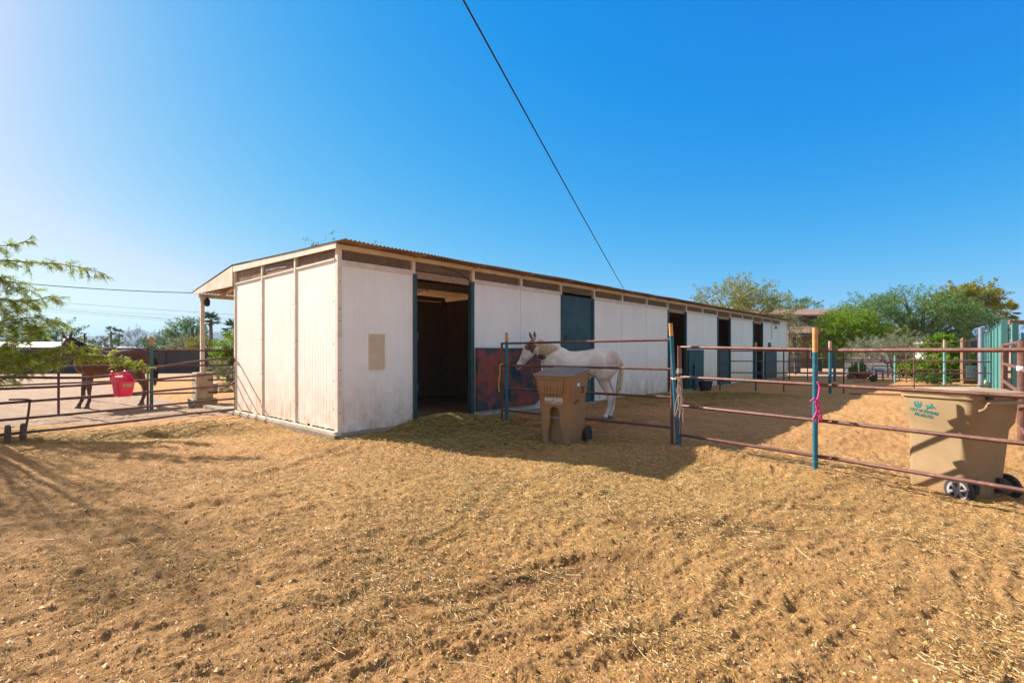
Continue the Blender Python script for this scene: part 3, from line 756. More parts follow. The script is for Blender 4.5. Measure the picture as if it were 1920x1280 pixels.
def corral_panel(a, b, zs, r=.021, posts=(), label='', group=None, mt='rust', name='corral_panel', rp=.024, zbot=-.05, cat='fence panel', round_corner=False, sag=0.0):
    """a, b: ground points; zs: list of rail heights (each a number or a pair for the two ends); posts: fractions along"""
    a = Vector(a); b = Vector(b); root = thing(name, label, cat, (a.x, a.y, 0), group=group)
    for i, z in enumerate(zs):
        za, zb = (z, z) if isinstance(z, (int, float)) else z
        pts = [a + (b - a) * t + Vector((0, 0, za + (zb - za) * t - sag * 4 * t * (1 - t))) for t in np.linspace(0, 1, 7)]
        m = MB(); m.tube(pts, r, 9); m.build('rail', M[mt], root, True, auto=True)
    tops = zs[-1] if isinstance(zs[-1], (tuple, list)) else (zs[-1], zs[-1])
    for t in posts:
        p = a + (b - a) * t; zt = tops[0] + (tops[1] - tops[0]) * t + .02
        m = MB(); m.tube([p + Vector((0, 0, gz(p.x, p.y) + zbot)), p + Vector((0, 0, zt))], rp, 9)
        m.build('upright', M[mt], root, True, auto=True)
    return root

# panel between the two posts in front of the stable
A1, Y1a, Y1b = (939, 1258), 9.9, 7.65
pa = XYu(941, 9.9); pb = XYu(1260, 7.65)
p1 = corral_panel(pa, pb, [(.26, .25), (.69, .71), (1.14, 1.14), (1.57, 1.59)], posts=(0, 1), label='rusty red corral panel running behind the upright tan cart to the stable', group='pipe corral panels')
m = MB()
for z_ in (.80, 1.09): 
    q = XYu(1263, 7.65) + Vector((0, 0, z_)); m.tube([q - Vector((0, 0, .035)), q + Vector((0, 0, .035))], .034, 10)
    m.cbox(q + Vector((.05, -.02, 0)), (.08, .03, .05))
m.build('clamp', M['clamp'], p1)

# near panel to the right (top rail at eye level)
g0 = XYu(1274, 7.53); g1 = XYu(1526, 6.07); g2 = XYu(1990, 4.36)
dirn = (g2 - g1)
zz = [.163, .594, 1.025, 1.415]
m1 = corral_panel(g0, g1 + dirn * .10, [(.165, .15), (.60, .58), (1.03, 1.01), (1.475, 1.425)], posts=(0,), label='rusty pipe panel between the leaning blue post and the blue post with the pink ribbon', group='pipe corral panels', rp=.03, r=.022)
m = MB(); q = g0 + Vector((0, 0, 1.12)); m.tube([q - Vector((0, 0, .035)), q + Vector((0, 0, .035))], .038, 10); m.build('clamp', M['clamp'], m1)
m2_ = corral_panel(g1 + dirn * .04 + Vector((.02, .05, 0)), g2 + Vector((.02, .05, 0)), [(.145, .135), (.575, .565), (1.005, .995), (1.42, 1.42)], posts=(1,), label='long rusty pipe panel crossing in front of the sand coloured cart at right', group='pipe corral panels', rp=.03, r=.023)

def marker_post(u, Y, ztop, tip=.23, r=.028, mt='tealpipe', tm='tip', label='', lean=(0, 0), zb=None, n=10):
    p = XYu(u, Y); zb = gz(p.x, p.y) - .06 if zb is None else zb
    root = thing('fence_post', label, 'post', (p.x, p.y, 0), group='painted fence posts')
    P0 = Vector((p.x, p.y, zb)); P1 = Vector((p.x + lean[0], p.y + lean[1], ztop)); d = (P1 - P0)
    k = 1 - tip / d.length
    m = MB(); m.tube([P0, P0 + d * k], r, n); m.build('shaft', M[mt], root, True, auto=True)
    m = MB(); m.tube([P0 + d * k, P1], r * 1.02, n); m.build('painted_tip', M[tm], root, True, auto=True)
    return root
marker_post(950, 9.78, 1.78, .17, .03, label='blue post with a yellow top at the left end of the middle panel')
marker_post(1272, 7.44, 1.83, .19, .028, label='leaning turquoise post with a yellow top tied up with twine', lean=(-.11, .02))
marker_post(1528.5, 6.0, 1.69, .29, .030, label='upright blue post with an orange top and pink ribbon', zb=-.2)

# twine, strap, ribbon
def strand(mb, p, L_, seed, r=.004, spread=.03):
    r_ = random.Random(seed); q = Vector(p); pts = [q.copy()]
    n = 9
    for i in range(n):
        q = q + Vector((r_.uniform(-1, 1) * spread, r_.uniform(-1, 1) * spread * .5, -L_ / n)); pts.append(q.copy())
    mb.tube(bez(pts, 3), r, 5)
m = MB(); q = XYu(1277, 7.38) + Vector((0, 0, 1.02))
m.tube([XYu(1258, 7.5) + Vector((0, 0, 1.015)), XYu(1266, 7.36) + Vector((0, 0, 1.0)), XYu(1276, 7.36) + Vector((0, 0, 1.03)), XYu(1284, 7.42) + Vector((0, 0, 1.02))], .009, 6)
m.tube([XYu(1260, 7.42) + Vector((0, 0, .99)), XYu(1268, 7.36) + Vector((0, 0, 1.03)), XYu(1280, 7.36) + Vector((0, 0, .99))], .008, 6)
for i in range(9): strand(m, q + Vector((random.uniform(-.03, .03), random.uniform(-.02, .02), 0)), random.uniform(.45, .85), i, .0045, .022)
tag(m.build('twine', M['twine'], None, True), 'frayed pale baling twine hanging from the leaning post', 'twine')
m = MB(); q = XYu(1531, 5.93) + Vector((0, 0, 1.02))
m.tube(bez([q + Vector((.01, 0, .03)), q + Vector((.03, -.01, -.03)), q + Vector((.01, -.02, -.14)), q + Vector((-.03, -.04, -.22)), q + Vector((.02, -.03, -.30)), q + Vector((.05, -.02, -.42))], 6), .011, 6)
m.tube(bez([q + Vector((-.09, -.03, -.20)), q + Vector((-.05, -.04, -.17)), q + Vector((.0, -.04, -.21)), q + Vector((.03, .0, -.24))], 5), .012, 6)
m.tube(bez([q + Vector((-.04, -.04, -.21)), q + Vector((-.02, -.04, -.30)), q + Vector((-.06, -.03, -.42))], 5), .011, 6)
for i in range(5): strand(m, q + Vector((random.uniform(-.03, .03), -.03, -.25)), .2, 90 + i, .004, .018)
tag(m.build('ribbon', M['pinkrope'], None, True), 'bright pink ribbon knotted round the blue post', 'ribbon')
m = MB(); q = XYu(940, 9.84)
m.tube(bez([q + Vector((.04, -.03, 1.16)), q + Vector((-.02, -.04, 1.15)), q + Vector((-.03, -.04, .95)), q + Vector((-.05, -.04, .78)), q + Vector((-.04, -.05, .62))], 5), .013, 6)
tag(m.build('strap', M['strap'], None, True), 'yellow strap hanging from the left end of the middle panel', 'strap')

# bent gate at the left, running from the stable corner out of frame
GA = (441, 11.15); GB = (0, 7.75)
def gp(u, v, off=0.0):
    Y = line_Y(u, GA, GB) + off; return P(u, v, Y)
gate = thing('pipe_gate', 'bent rusty pipe gate sagging to the left of the stable, hung with the pink feeder', 'gate', XYu(441, 11.15), group='pipe corral panels')
def grail(pix, r=.021, off=0.0, name='rail', smooth=6):
    m = MB(); m.tube(bez([gp(u, v, off) for u, v in pix], smooth), r, 9); return m.build(name, M['rust_dark'], gate, True, auto=True)
grail([(441, 690), (441, 678), (437, 671.5), (431, 670), (370, 677), (248, 696), (194, 706), (130, 708), (60, 707.5), (-60, 706)], .022)
grail([(440, 698), (370, 704), (248, 715), (194, 719), (100, 725), (-60, 731)])
grail([(441, 715), (437, 718), (424, 722.5), (370, 727), (248, 737), (160, 744), (57, 752), (-60, 760)])
grail([(441, 747), (370, 753), (248, 765), (100, 779), (-60, 793)])
grail([(441, 768), (370, 774), (248, 789), (140, 801), (50, 810), (-60, 821)])
grail([(441, 690), (441, 768)], .022, name='upright'); grail([(444, 676), (445, 775)], .02, name='upright')
m = MB(); m.tube(bez([gp(56, 751), gp(52, 783), gp(46, 816)], 4), .016, 8); m.build('brace', M['rust_dark'], gate, True)
m = MB(); m.tube(bez([gp(17, 749, -.02), gp(50, 748.5, -.02), gp(62, 752, -.01)], 4), .014, 8); m.build('broken_pipe', M['rust_dark'], gate, True)
for u_, lab in ((14, 'short grey wooden stake under the gate, the left one of the two'), (43, 'short grey wooden stake under the gate, the right one of the two')):
    q = XYu(u_, line_Y(u_, GA, GB) - .05)
    m = MB(); m.tube([q + Vector((0, 0, -.15)), q + Vector((.0, 0, .1)), q + Vector((.005, 0, .24)), q + Vector((.0, 0, .27))], [.042, .042, .04, .028], 7)
    tag(m.build('wooden_stake', M['woodgrey'], None, False), lab, 'stake', 'wooden stakes under the left gate')

# second fence behind it
b0 = XYu(-70, 9.75); b1 = XYu(277, 12.3); b2 = XYu(441, 13.1)
corral_panel(b0, b1, [.37, .72, 1.09, 1.48], posts=(0.46, 1), r=.02, mt='rust_dark', label='dark rusty panel crossing in front of the brown horse', group='pipe corral panels')
corral_panel(XYu(287, 12.4), b2 + (b2 - b1) * .4, [.37, .69, 1.06, 1.44], posts=(), r=.02, mt='rust_dark', label='dark rusty panel between the green post and the porch pier', group='pipe corral panels')
marker_post(284, 12.3, 1.78, .22, .04, mt='tealboard_dark', label='dark green post with an ochre top beside the brown horse')
m = MB(); q = XYu(158, 14.5); m.tube([q + Vector((0, 0, 0)), q + Vector((0, 0, 1.95))], .03, 8)
tag(m.build('fence_post', M['rust_dark'], None, True), 'thin dark red post standing beyond the brown horse', 'post', 'painted fence posts')

# far pens at the right
corral_panel(XYu(1350, 18.3), XYu(1469.5, 17.9), [.66, 1.07, 1.44], posts=(0, 1), r=.02, mt='rust_dark', label='dark panel in the stable shade in front of the far stall doors', group='pipe corral panels')
corral_panel(XYu(1469.5, 17.9), XYu(1582, 17.1), [.25, .67, 1.07, 1.44], posts=(1,), r=.02, mt='rust_dark', label='dark panel between the stable end and the brown house', group='pipe corral panels')
corral_panel(XYu(1582, 17.1), XYu(1714, 17.0), [.26, .69, 1.07, 1.45], posts=(1,), r=.022, label='rusty panel in front of the cactus pots', group='pipe corral panels')
corral_panel(XYu(1714, 17.0), XYu(1866, 17.0), [.26, .69, 1.07, 1.45], posts=(1,), r=.022, label='rusty panel in front of the bright green bush', group='pipe corral panels', rp=.05)
corral_panel(XYu(1480, 25), XYu(1640, 24), [.2, .62, 1.03, 1.5], posts=(0, .22, .5), r=.022, mt='rust_dark', label='farther panel in front of the brown house wall', group='pipe corral panels')
corral_panel(XYu(1640, 24), XYu(1834, 21.5), [(.2, .2), (.6, .62), (1.03, 1.05), (1.6, 1.92)], posts=(.33, 1), r=.024, label='farther panel whose top rail rises toward the grey pole', group='pipe corral panels')
corral_panel(XYu(1592, 16.2), XYu(1700, 15.8), [.06], posts=(), r=.02, label='single pipe lying low on the sunlit dirt in the pen', group='pipe corral panels')
marker_post(1417, 18.1, 1.75, .25, .035, label='blue post standing before the last dark stall doorway')
marker_post(1556.5, 16.9, 1.78, .25, .05, tm='tip_pink', label='thick blue post with a bare top behind the ribbon post')
marker_post(1565, 24, 1.35, .1, .06, tm='tealpipe', label='short dark blue post behind the thick blue post')
marker_post(1678, 23, 1.25, .05, .04, mt='tealpipe_pale', tm='tealpipe_pale', label='short pale turquoise post near the blue table')
marker_post(1771, 18.5, 1.86, .25, .045, mt='tealpipe_pale', tm='tip_pink', label='pale green speckled post before the bright green bush')
p = XYu(1839.5, 17.4); m = MB(); m.tube([p + Vector((0, 0, -.1)), p + Vector((0, 0, 2.25))], .075, 12)
tag(m.build('metal_pole', M['galv'], None, True, auto=True), 'tall grey galvanised pole at the far corner of the pen', 'pole')
for u_, h_ in ((1806, 2.0), (1814.5, 1.86)):
    p = XYu(u_, 22.5); m = MB(); m.cbox(p + Vector((0, 0, h_ / 2 - .1)), (.16, .13, h_ + .2)); m.cbox(p + Vector((.01, 0, h_ + .02)), (.1, .08, .06))
    tag(m.build('wooden_post', M['wood'], None), ('taller' if h_ > 1.9 else 'shorter') + ' brown timber post against the dark shade cloth', 'post', 'brown timber posts')

# right-hand side pen along the green fence
r0 = XYu(1867, 17); r1 = XYu(1882.5, 12); r2 = XYu(1915.5, 8.2); r3 = XYu(1960, 6.2)
corral_panel(r0, r1, [(.25, .3), (.66, .71), (1.04, 1.12), (1.48, 1.57)], posts=(1,), r=.035, rp=.06, label='short panel piece at the far corner by the green fence', group='pipe corral panels')
corral_panel(r1, r2, [(.3, .28), (.71, .72), (1.12, 1.13), (1.57, 1.56)], posts=(1,), r=.035, rp=.055, label='thick pipe panel along the green fence behind the sand coloured cart', group='pipe corral panels', zbot=-.25)
m = MB(); m.tube([r2 + Vector((0, 0, 1.10)), r2 + Vector((0, 0, 1.17))], .062, 10); tag(m.build('pipe_clamp', M['white'], None), 'white clamp on the last pipe post at the right edge', 'clamp')
p = (r2 + r3) / 2; corral_panel(r2, r3, [(.15, .12), (.55, .5), (1.1, 1.1)], posts=(1,), r=.03, label='panel leaving the frame at the right edge', group='pipe corral panels')

# green board fence
gdir = Vector((12.93, 14.3, 0)).normalized(); gN = Vector((-gdir.y, gdir.x, 0))
G0 = Vector((11.87, 12.0, 0))
gf = thing('board_fence', 'tall teal board fence receding along the right side of the pens', 'fence', G0)
r_ = random.Random(3); s_ = 0.0; k = 0; ftop = 2.18
while s_ < 20:
    m = MB(); w = .16; m.box(G0 + gdir * s_ + gN * .0 + Vector((0, 0, -.4)), gdir * .16, gN * .115, Vector((0, 0, ftop + .42 + r_.uniform(-.02, .03)))); m.build('fence_upright', M['tealboard_dark'], gf)
    n = 7; bw = (2.35 - .16) / n
    m = MB()
    for i in range(n):
        m.box(G0 + gdir * (s_ + .16 + i * bw + .004) + gN * .05 + Vector((0, 0, -.38)), gdir * (bw - .008), gN * (.03 + .006 * (i % 2)), Vector((0, 0, ftop + .36 - (0.10 if i in (0,) else 0) + r_.uniform(-.03, .02) - .05)))
    m.build('board_panel', M['tealboard'], gf)
    s_ += 2.35; k += 1

# ------------------------------------------------------------------ baking helper, lettering
def bake(o):
    """replace the mesh by its evaluated (modified) version"""
    bpy.context.view_layer.update(); dg = bpy.context.evaluated_depsgraph_get()
    me = bpy.data.meshes.new_from_object(o.evaluated_get(dg)); old = o.data
    o.modifiers.clear(); o.data = me; me.name = old.name
    return o
def boolean_cut(o, cutter):
    md = o.modifiers.new('cut', 'BOOLEAN'); md.operation = 'DIFFERENCE'; md.object = cutter; md.solver = 'EXACT'
    bake(o); bpy.data.objects.remove(cutter); return o
def lettering(name, text, size, mx, mt, parent, offset=0.0, sx=1.0, depth=.0012):
    cu = bpy.data.curves.new('t', 'FONT'); cu.body = text; cu.size = size; cu.extrude = depth; cu.offset = offset
    cu.align_x = 'CENTER'; cu.align_y = 'CENTER'; cu.resolution_u = 3
    t = bpy.data.objects.new('t', cu); COL.objects.link(t); bpy.context.view_layer.update()
    me = bpy.data.meshes.new_from_object(t.evaluated_get(bpy.context.evaluated_depsgraph_get()))
    bpy.data.objects.remove(t); me.name = name; me.materials.clear(); me.materials.append(mt)
    me.transform(mx @ Matrix.Diagonal((sx, 1, 1, 1))); o = bpy.data.objects.new(name, me); COL.objects.link(o); o.parent = parent
    return o
def frame_mx(o, x, y):
    x = Vector(x).normalized(); y = Vector(y).normalized(); z = x.cross(y)
    return Matrix(((x.x, y.x, z.x, o[0]), (x.y, y.y, z.y, o[1]), (x.z, y.z, z.z, o[2]), (0, 0, 0, 1)))
def flat_shape(name, polys, mx, mt, parent, depth=.0015):
    m = MB()
    for p in polys: m.prism([mx @ Vector((a, b, 0)) for a, b in p], (mx.to_3x3() @ Vector((0, 0, depth))))
    return m.build(name, mt, parent, local=True)

# ------------------------------------------------------------------ wheeled trash carts
def rrect(w, d, r, yc, z, n=6, zf=None):
    pts = []
    for cx, cy, a0 in ((w / 2 - r, d / 2 - r, 0), (-w / 2 + r, d / 2 - r, 90), (-w / 2 + r, -d / 2 + r, 180), (w / 2 - r, -d / 2 + r, 270)):
        for i in range(n + 1):
            a = R(a0 + 90 * i / n); x = cx + r * math.cos(a); y = cy + r * math.sin(a)
            pts.append((x, y + yc, z if zf is None else zf(x, y + yc)))
    return pts
def wheel(parent, x, y, z, r, w, side, tyre, rim, axis_side):
    m = MB(); n = 28; rings = []
    for rr, xx in ((r * .60, -w / 2), (r * .93, -w / 2), (r, -w * .32), (r, w * .32), (r * .93, w / 2), (r * .60, w / 2)):
        rings.append([(x + xx, y + rr * math.cos(2 * math.pi * j / n), z + rr * math.sin(2 * math.pi * j / n)) for j in range(n)])
    m.loft(rings + [rings[0]], cap=False)
    for j in range(30):   # tread blocks
        a = 2 * math.pi * (j + .5) / 30; c = Vector((x, y + r * 1.01 * math.cos(a), z + r * 1.01 * math.sin(a)))
        t = Vector((0, -math.sin(a), math.cos(a))); nrm = Vector((0, math.cos(a), math.sin(a)))
        m.box(c - t * r * .05 - nrm * .008 + Vector((-w * .42, 0, 0)), Vector((w * .84, 0, 0)), t * r * .10, nrm * .009)
    wo_ = m.build('wheel', tyre, parent, local=True)
    m = MB(); xo = x + side * w * .35
    m.tube([(x - w * .3, y, z), (x + side * w * .62, y, z)], r * .2, 14)
    for j in range(6):
        a = 2 * math.pi * j / 6 + .3; d = Vector((0, math.cos(a), math.sin(a))); t = Vector((0, -math.sin(a), math.cos(a)))
        m.box(Vector((xo - .006, y, z)) + d * r * .15 - t * r * .10, Vector((.012 * side + .006, 0, 0)), t * r * .2, d * r * .47)
    m.loft([[(x + xx, y + rr * math.cos(2 * math.pi * j / n), z + rr * math.sin(2 * math.pi * j / n)) for j in range(n)] for rr, xx in ((r * .58, xo - x - .004), (r * .74, xo - x - .004), (r * .74, xo - x + side * .014), (r * .58, xo - x + side * .014), (r * .58, xo - x - .004))], cap=False)
    m.tube([(x - side * w * .1, y, z), (x - side * w * .05, y, z)], r * .55, n)
    m.build('rim', rim, wo_, local=True)
    return wo_

def cart(label, loc, rz, bm_, lidm, rimm, S=1.0, tilt=0.0, W=1.0):
    root = thing('trash_cart', label, 'trash cart', loc, rz, group='wheeled trash carts'); root.rotation_euler = (tilt, 0, rz)
    back = .32
    sec = [(0.0, .49, .55, .06), (.02, .51, .57, .07), (.30, .53, .595, .075), (.60, .55, .62, .08), (.79, .565, .64, .085), (.85, .60, .70, .09), (1.03, .62, .735, .09), (1.045, .62, .735, .09), (1.046, .66, .775, .10), (1.085, .66, .775, .10)]
    slope = lambda y: .09 * (y + .45) / .8
    rings = []
    sec = [(z, w * W, d * (1 + (W - 1) * .5), r) for z, w, d, r in sec]
    for i, (z, w, d, r) in enumerate(sec):
        b_ = back + (0 if i < 5 else .035 if i < 8 else .055)
        k = min(1, max(0, (z - .8) / .25))
        rings.append([(p[0] * S, p[1] * S, (p[2] + k * slope(p[1])) * S) for p in rrect(w, d, r, b_ - d / 2, z)])
    m = MB(); m.loft(rings); body = m.build('body', bm_, root, True, local=True, auto=True)
    def yf(z):   # front face y at height z
        for (z0, w0, d0, _), (z1, w1, d1, _) in zip(sec[:5], sec[1:5]):
            if z0 <= z <= z1: return (back - (d0 + (d1 - d0) * (z - z0) / (z1 - z0))) * S
        return (back - .64) * S
    # arched recess in the front
    prof = [(-.125, -.05), (.125, -.05), (.125, .22), (.10, .32), (.082, .42), (.082, .56), (.066, .60), (.035, .625), (0, .632), (-.035, .625), (-.066, .60), (-.082, .56), (-.082, .42), (-.10, .32), (-.125, .22)]
    c = MB(); c.prism([((x) * S, -.46 * S, z * S) for x, z in prof], (0, (.46 - .165) * S, 0))
    boolean_cut(body, c.build('cut', None, root, local=True)); body.data.polygons.foreach_set('use_smooth', [True] * len(body.data.polygons))
    try: body.data.set_sharp_from_angle(angle=R(35))
    except Exception: pass
    m = MB(); m.tube([(-.083 * S, (yf(.46) + .012), .46 * S), (.083 * S, (yf(.46) + .012), .46 * S)], .010, 8); m.build('catch_bar', M['galv'], root, True, local=True)
    # ribbed grab apron under the front rim
    m = MB(); f0 = (back + .035 - .735) * S
    m.prism([(-.20 * S, f0 - .025, 1.04 * S), (.20 * S, f0 - .025, 1.04 * S), (.17 * S, f0 - .018, .86 * S), (.15 * S, f0 - .016, .835 * S), (-.15 * S, f0 - .016, .835 * S), (-.17 * S, f0 - .018, .86 * S)], (0, .05, 0))
    for i in range(6):
        x = (-.135 + .054 * i) * S; m.box((x, f0 - .038, .86 * S), (.016 * S, 0, 0), (0, .016, 0), (0, 0, .165 * S))
    m.build('grab_apron', bm_, root, local=True, bevel=.006)
    # lid
    lz = lambda y, o_: (1.088 + slope(y) + o_)
    rl = []
    for w, d, r, o_ in ((w_ * W, d_ * (1 + (W - 1) * .5), r_, oo) for w_, d_, r_, oo in ((.68, .80, .10, 0), (.69, .81, .10, .012), (.68, .80, .10, .028), (.60, .70, .09, .040), (.56, .60, .08, .042), (.52, .54, .08, .058), (.44, .46, .07, .062))):
        rl.append([(p[0] * S, p[1] * S, lz(p[1], o_) * S) for p in rrect(w, d, r, back + .055 - .40, 0)])
    m = MB(); m.loft(rl); lid = m.build('lid', lidm, root, True, local=True, auto=True)
    m = MB()
    for x in (-.2, .2): m.tube([((x - .04) * S, (back + .075) * S, 1.16 * S), ((x + .04) * S, (back + .075) * S, 1.16 * S)], .016, 8)
    m.build('hinge', M['dark'], root, True, local=True)
    m = MB(); y0 = (back + .05) * S
    m.tube(bez([(-.29 * S, y0, 1.02 * S), (-.29 * S, y0 + .05, 1.05 * S), (-.29 * S, y0 + .075, 1.10 * S), (-.24 * S, y0 + .08, 1.115 * S), (.24 * S, y0 + .08, 1.115 * S), (.29 * S, y0 + .075, 1.10 * S), (.29 * S, y0 + .05, 1.05 * S), (.29 * S, y0, 1.02 * S)], 4), .017, 8)
    m.build('handle', bm_, root, True, local=True)
    m = MB(); m.tube([(-.32 * S, .30 * S, .135), (.32 * S, .30 * S, .135)], .012, 8)
    m.box((-.20 * S, back * S - .01, .10), (.06, 0, 0), (0, .05, 0), (0, 0, .16)); m.box((.14 * S, back * S - .01, .10), (.06, 0, 0), (0, .05, 0), (0, 0, .16))
    m.build('axle', M['dark'], root, local=True)
    for x in (-1, 1): pass
    for sx in (-1, 1): wheel(root, sx * .305 * S * W, .30 * S, .14, .14, .048, sx, M['tyre'], rimm, sx)
    return root, yf

c1, yf1 = cart('upright tan trash cart with a white block logo, in the shade by the pale horse', (.80, 7.93, gz(.8, 7.9) - .03), R(-31), M['bin1'], M['bin1_lid'], M['rim_dark'])
tl = math.atan(.10)
up = Vector((0, -math.sin(tl), math.cos(tl)))
lettering('printed_name', 'BUNNY BLOCK', .070, frame_mx((0.0, yf1(.735) - .004, .74), (1, 0, 0), up), M['white'], c1, .0035, .62)
mxl = frame_mx((0, yf1(.69) - .005, .690), (1, 0, 0), up)
flat_shape('printed_logo', [[(-.15, .016), (-.12, .012), (-.05, .014), (.15, .014), (.15, .019), (-.05, .019)], [(-.15, .010), (-.145, .0), (-.10, -.012), (.04, -.012), (.09, -.024), (.145, -.004), (.15, .006), (.145, .004), (.09, -.018), (.045, -.006), (-.10, -.006), (-.14, .002)], [(-.03, -.001), (.03, -.001), (.03, .005), (-.03, .005)]], mxl, M['white'], c1)
sx1 = .305
mxs = frame_mx((sx1 + .003, -.08, .965), (0, 1, 0), (.06, 0, 1))
flat_shape('label_sticker', [[(-.045, -.025), (.045, -.025), (.045, .025), (-.045, .025)]], mxs, M['white'], c1)
mxs = frame_mx((.275, .02, .79), (0, 1, 0), (.10, 0, 1))
lettering('stencilled_number', '75', .13, frame_mx((.302, .09, .87), (0, 1, 0), (.06, 0, 1)), M['black'], c1, .003, .8)
flat_shape('scuff_mark', [[(.10 * math.cos(a), .025 * math.sin(a) + .02 * math.cos(a)) for a in np.linspace(0, 2 * math.pi, 14, endpoint=False)]], frame_mx((.282, -.10, .70), (0, 1, 0), (.06, 0, 1)), M['scuff'], c1)

c2, yf2 = cart('sand coloured trash cart with teal city emblems, leaning back behind the right fence', (5.07, 5.78, -.20), R(194), M['bin2'], M['bin2_lid'], M['rim'], S=1.0, tilt=R(-5.5), W=1.13)
fx = .343
mt_ = frame_mx((fx + .003, -.10, .865), (0, 1, 0), (.05, 0, 1))
lettering('printed_city', 'CITY OF PHOENIX', .046, frame_mx((fx + .0015, -.14, .912), (0, 1, 0), (.05, 0, 1)), M['teal_print'], c2, .0008, .82)
lettering('printed_number', '602-262-7251', .046, frame_mx((fx - .001, -.14, .866), (0, 1, 0), (.05, 0, 1)), M['teal_print'], c2, .0008, .82)
def arc(cx, cy, r, a0, a1, n=12): return [(cx + r * math.cos(R(a0 + (a1 - a0) * i / n)), cy + r * math.sin(R(a0 + (a1 - a0) * i / n))) for i in range(n + 1)]
bird = [arc(0, 0, .045, 150, 390, 20) + [(.033, .040), (.026, .012), (.016, -.002), (.010, .016), (.012, .028), (.002, .036), (-.010, .030), (-.016, .022), (-.006, .022), (-.002, .010), (-.010, -.006), (-.022, .006), (-.028, .030)]]
flat_shape('round_bird_emblem', bird, frame_mx((fx + .0035, -.215, .985), (0, 1, 0), (.05, 0, 1)), M['teal_print'], c2)
runner = [[(-.055, .012), (-.03, .018), (-.012, .010), (.004, .018), (.012, .045), (.022, .044), (.026, .024), (.050, .010), (.062, -.012), (.030, -.006), (.012, -.020), (-.006, -.012), (-.028, -.035), (-.048, -.040), (-.030, -.012), (-.045, .002)]]
flat_shape('running_bird_emblem', runner, frame_mx((fx + .0035, -.08, .975), (0, 1, 0), (.05, 0, 1)), M['teal_print'], c2)

# ------------------------------------------------------------------ pink feeder on the gate
uF = 221; Yf = line_Y(uF, GA, GB); pF = XYu(uF, Yf)
gd = (XYu(441, 11.15) - XYu(0, 7.75)).normalized(); nF = Vector((gd.y, -gd.x, 0))
tub = thing('hook_over_feeder', 'bright pink plastic feeder tub hooked over the left pipe gate', 'feeder', (pF.x + nF.x * .18, pF.y + nF.y * .18, .60), math.atan2(gd.y, gd.x))
def ring(w, d, r, z0, z1, s=0.0):
    zf = lambda x, y: z0 + (z1 - z0) * (1 / (1 + math.exp(-(y - .02) * 26)))
    return rrect(w - s, d - s, r, 0, 0, 6, zf)
o_ = [ring(.27, .20, .05, 0, 0), ring(.29, .22, .05, .015, .015), ring(.345, .26, .055, .16, .2), ring(.385, .285, .06, .27, .43), ring(.405, .30, .06, .272, .435), ring(.375, .27, .055, .272, .435), ring(.335, .25, .05, .16, .2), ring(.27, .2, .04, .02, .02)]
m = MB(); m.loft(o_); tb = m.build('tub', M['pink'], tub, True, local=True, auto=True); tub.scale = (.78, .9, .96)
cu = MB(); cu.cbox((0, .14, .375), (.19, .12, .035)); boolean_cut(tb, cu.build('cut', None, tub, local=True)); 
m = MB()
for x in (-.13, .13):
    m.tube(bez([(x, .13, .40), (x, .14, .45), (x, .17, .462), (x, .21, .45), (x, .215, .38), (x, .215, .30)], 4), [.022] * 21, 7)
m.build('hook', M['pink'], tub, True, local=True)
flat_shape('green_label', [[(-.10, -.028), (.10, -.028), (.10, .028), (-.10, .028)]], frame_mx((.01, -.147, .215), (1, 0, 0), (0, -.12, 1)), M['sticker'], tub, .002)
flat_shape('label_fruit', [[(-.07, .0), (-.045, -.02), (-.015, .0), (-.02, .02), (-.045, .008), (-.065, .02)], [(.03, -.012), (.055, -.015), (.06, .015), (.045, .005), (.03, .015)]], frame_mx((.01, -.1495, .215), (1, 0, 0), (0, -.12, 1)), M['pink'], tub, .002)

